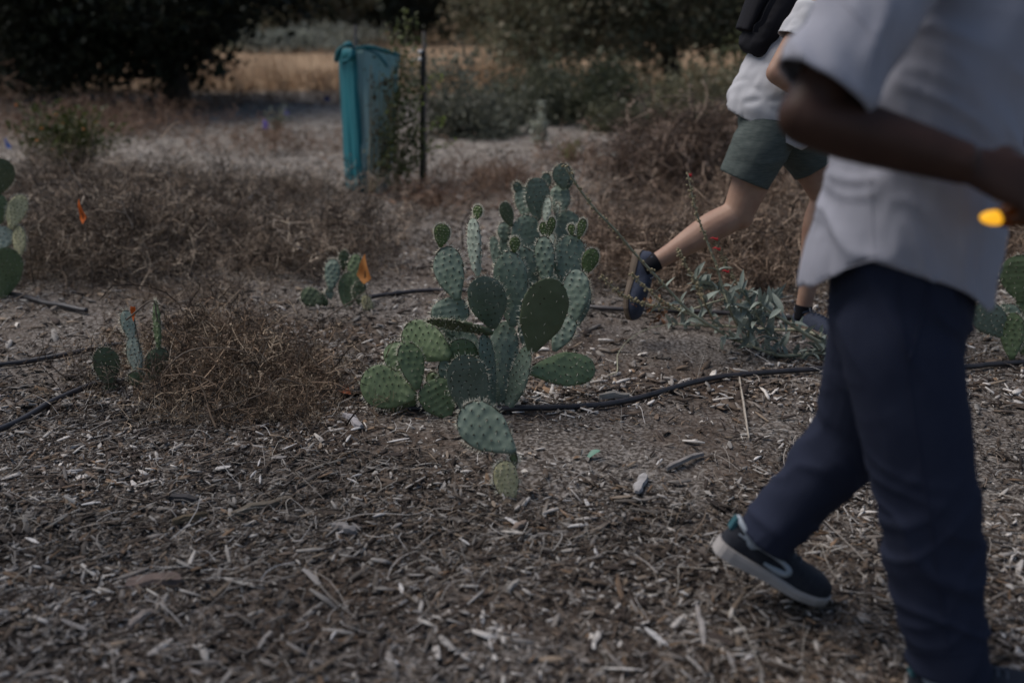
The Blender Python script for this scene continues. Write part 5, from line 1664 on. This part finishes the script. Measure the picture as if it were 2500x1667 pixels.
obj('grip_ring', V, F, M['black'], hl, smooth=True)

# --- the runner beyond the cactus
r0 = np.array([Q(1800, 600, 4.1)[0], 4.1, gz1(Q(1800, 600, 4.1)[0], 4.1)])
runner = thing('person', r0, 'runner in a white tee and dark green shorts with a black backpack, rear foot lifted', 'person')
YA, YB = 4.0, 4.2
hA, kA, aA = Q(1775, 300, YA + .02), Q(1694, 492, YA), Q(1497, 606, YA)
hB, kB, aB = Q(1830, 300, YB), Q(1897, 452, YB), Q(1864, 700, YB - .06)
heelA, toeA = Q(1462, 574, YA), Q(1440, 712, YA - .06)
heelB, toeB = onground(1822, 752, .006), onground(1946, 788, .006)
uA, uB = shoe_up(heelA, toeA, (1, -.5, .15)), np.array([0, 0, 1.0])
aA = heelA + nrm(toeA - heelA) * .042 + uA * .085
aB = heelB + nrm(toeB - heelB) * .045 + uB * .09
pel2, bel2, che2 = Q(1792, 275, 4.1), Q(1800, 190, 4.1), Q(1905, 10, 4.1)
nk2 = Q(1975, -95, 4.1); hd2 = Q(2030, -190, 4.1)
sA, eA, wA = Q(1868, 30, 3.90), Q(1782, 168, 3.86), Q(1905, 235, 3.84)
sB, eB, wB = Q(1920, 20, 4.29), Q(2010, 140, 4.36), Q(2080, 60, 4.3)
hp, eyes, hairb, RH2 = head_parts(hd2, (1, 0, -.25), (.3, 0, 1))
parts = hp + [limb([hd2 - (.03, 0, .07), nk2, che2 + nrm(nk2 - che2) * .08], [.055, .058, .08])]
parts += [limb([che2 + nrm(nk2 - che2) * .12, che2, bel2, pel2], [(.15, .075), (.16, .10), (.14, .10), (.15, .11)])]
parts += [ball(sA, .058), ball(sB, .058), limb([che2, sA], [.08, .056]), limb([che2, sB], [.08, .056])]
for s_, e_, w_ in ((sA, eA, wA), (sB, eB, wB)):
    parts += [limb([s_, (s_ + e_) / 2, e_], [.05, .046, .038]), ball(e_, .038), limb([e_, e_ * .65 + w_ * .35, w_], [.04, .042, .027])]
parts += hand_parts(wA, nrm(wA - eA), (0, 1, -.3), (0, .3, 1), .8) + hand_parts(wB, nrm(wB - eB), (0, -1, -.2), (0, 0, 1), .8)
# rear leg with a full calf, bent knee
dA = nrm(aA - kA)
cal = nrm(np.cross(dA, (0, 1, 0)));  cal = cal if cal[2] > 0 else -cal
parts += [limb([hA, hA * .5 + kA * .5 + (.0, 0, 0), kA], [.092, .082, .062]), ball(kA, .060),
          limb([kA, kA + dA * .10 + cal * .006, kA + dA * .19 + cal * .004, kA + dA * .30, aA], [.057, .062, .056, .042, .034], steps=24), ball(kA - cal * .012 + np.array([.01, 0, 0]), .052)]
dB = nrm(aB - kB)
parts += [limb([hB, (hB + kB) / 2, kB], [.092, .082, .06]), ball(kB, .058), limb([kB, kB + dB * .10 - (.012, 0, 0), kB + dB * .2 - (.01, 0, 0), kB + dB * .32, aB], [.055, .061, .055, .042, .034], steps=24)]
parts += [ball(aA, .034), ball(aB, .034), limb([aA, heelA * .65 + toeA * .35 + uA * .038, heelA * .2 + toeA * .8 + uA * .022], [.030, .024, .016]),
          limb([aB, heelB * .65 + toeB * .35 + uB * .038, heelB * .2 + toeB * .8 + uB * .022], [.030, .024, .016])]
body(runner, parts, 'skin_light', .0065)
hair_cap(runner, hairb, 'hair_b', hd2, RH2); eyeballs(runner, eyes, (1, 0, -.25))
# tee with the back blown out over the waistband
tp = [limb([Q(1802, 330, 4.1), Q(1786, 285, 4.1), Q(1768, 240, 4.1), Q(1790, 170, 4.1), Q(1840, 80, 4.1), Q(1895, 10, 4.1), Q(1945, -60, 4.1), Q(1968, -100, 4.1)],
           [(.185, .150), (.185, .165), (.180, .160), (.178, .140), (.18, .135), (.175, .125), (.13, .09), (.07, .065)], n=26, steps=40),
      limb([sA + (.01, 0, .03), sA, sA * .62 + eA * .38, sA * .48 + eA * .52], [.07, .075, .072, .074]), limb([sB + (0, 0, .03), sB, sB * .5 + eB * .5], [.07, .072, .068])]
hA0, hA1 = Q(1684, 252, 4.0), Q(1800, 322, 4.0)
sl = (hA1[2] - hA0[2]) / (hA1[0] - hA0[0])
cutA = sA * .53 + eA * .47; cutd = nrm(eA - sA)
def cut_tee(P_):
    return hA0[2] + np.clip(P_[:, 0] - hA0[0], 0, .30) * sl + .01 * np.sin(P_[:, 1] * 20 + P_[:, 0] * 14) - P_[:, 2], (0, 0, -1)
def cut_tee_sleeve(P_):
    return np.where((np.linalg.norm(P_ - cutA, axis=1) < .14) & (P_[:, 1] < 3.955), (P_ - cutA) @ cutd, -1.0), cutd
garment('shirt', runner, tp, 'tee', .0085, (cut_tee, cut_tee_sleeve), lambda P_: fbm(P_ * np.array([8, 8, 6]), 3) * .02 + np.abs(vnoise(P_ * np.array([14, 12, 20]) + P_[:, [2, 0, 1]] * 6)) * .012)
# shorts
hx = nrm(Q(1706, 412, YA) - hA)
stp = [limb([Q(1800, 245, 4.1), Q(1782, 285, 4.1), Q(1775, 330, 4.1)], [(.17, .135), (.178, .145), (.16, .13)], n=24),
       limb([Q(1776, 280, YA + .03), Q(1742, 350, YA), Q(1710, 408, YA), Q(1700, 440, YA)], [(.115, .125), (.112, .113), (.108, .100), (.108, .098)], n=22, steps=20),
       limb([Q(1815, 290, YB), Q(1856, 345, YB), Q(1880, 385, YB), Q(1893, 405, YB)], [(.115, .12), (.112, .115), (.108, .105), (.108, .10)], n=22, steps=20)]
endA, endB = Q(1707, 412, YA), Q(1876, 376, YB)
dAx, dBx = nrm(Q(1700, 440, YA) - Q(1742, 350, YA)), nrm(Q(1893, 405, YB) - Q(1856, 345, YB))
def cut_legA(P_):
    return np.where((P_[:, 1] < 4.14) & (P_[:, 0] < Q(1800, 400, YA)[0]), (P_ - endA) @ dAx, -1.0), dAx
def cut_legB(P_):
    return np.where(P_[:, 0] > Q(1805, 400, YB)[0], (P_ - endB) @ dBx, -1.0), dBx
garment('shorts', runner, stp, 'shorts', .0075, (cut_legA, cut_legB), lambda P_: fbm(P_ * np.array([7, 7, 12]), 3) * .012 + .003 * vnoise(P_ * np.array([9, 9, 46])) * np.clip((.85 - P_[:, 2]) / .15, 0, 1))
shoe(runner, heelA, toeA, uA, .285, 'shoe_grey', 'sole_tan', .012, None, .118)
shoe(runner, heelB, toeB, (0, 0, 1), .285, 'shoe_grey', 'sole_tan', .004, None, .112)
for a_, k_ in ((aA, kA), (aB, kB)):
    V, F = limb([a_ + nrm(k_ - a_) * .015, a_, a_ - nrm(k_ - a_) * .05], [.038, .037, .032]); obj('sock', V, F, M['black'], runner, smooth=True)
# the backpack rides on the runner's back: an object of its own
bc = Q(1795, 25, 4.12)
pack = thing('backpack', bc, "slim black backpack worn on the runner's back with a hanging strap", 'backpack')
bx = nrm(che2 - bel2)
bn = nrm(np.cross(bx, (0, 1, 0))); bn = bn if bn[0] < 0 else -bn
c0 = (bel2 * .45 + che2 * .55) + bn * .175 + bx * .06
V, F, N_ = union([tube([c0 - bx * .215, c0 - bx * .17, c0, c0 + bx * .2, c0 + bx * .25], [(.09, .045), (.125, .07), (.135, .085), (.12, .075), (.08, .04)], 22, 20, (0, 1, 0))], .008, 3)
V = V + N_ * (fbm(V * np.array([14, 14, 20]), 3) * .014)[:, None]
obj('bag', V, F, M['black'], pack, smooth=True)
V, F, N_ = union([tube([c0 - bx * .15 + bn * .07, c0 + bn * .085, c0 + bx * .06 + bn * .08], [(.09, .03), (.10, .04), (.07, .025)], 18, 12, (0, 1, 0))], .006, 3)
obj('pocket', V, F, M['black'], pack, smooth=True)
for yy in (-.10, .10):
    base = np.array([0, yy, 0])
    band('shoulder_strap', pack, [c0 + bx * .22 - bn * .03 + base, che2 + bx * .16 + base * 1.05, che2 - bn * .19 + base, bel2 * .6 + che2 * .4 - bn * .175 + base * 1.3, bel2 * .8 + che2 * .2 + base * 1.75], .022, .004, 'black', -bn)
band('hanging_strap', pack, [Q(1790, -20, 3.96), Q(1768, 15, 3.95), Q(1752, 50, 3.95), Q(1738, 62, 3.95), Q(1735, 75, 3.95)], .010, .002, 'black', (0, -1, 0))
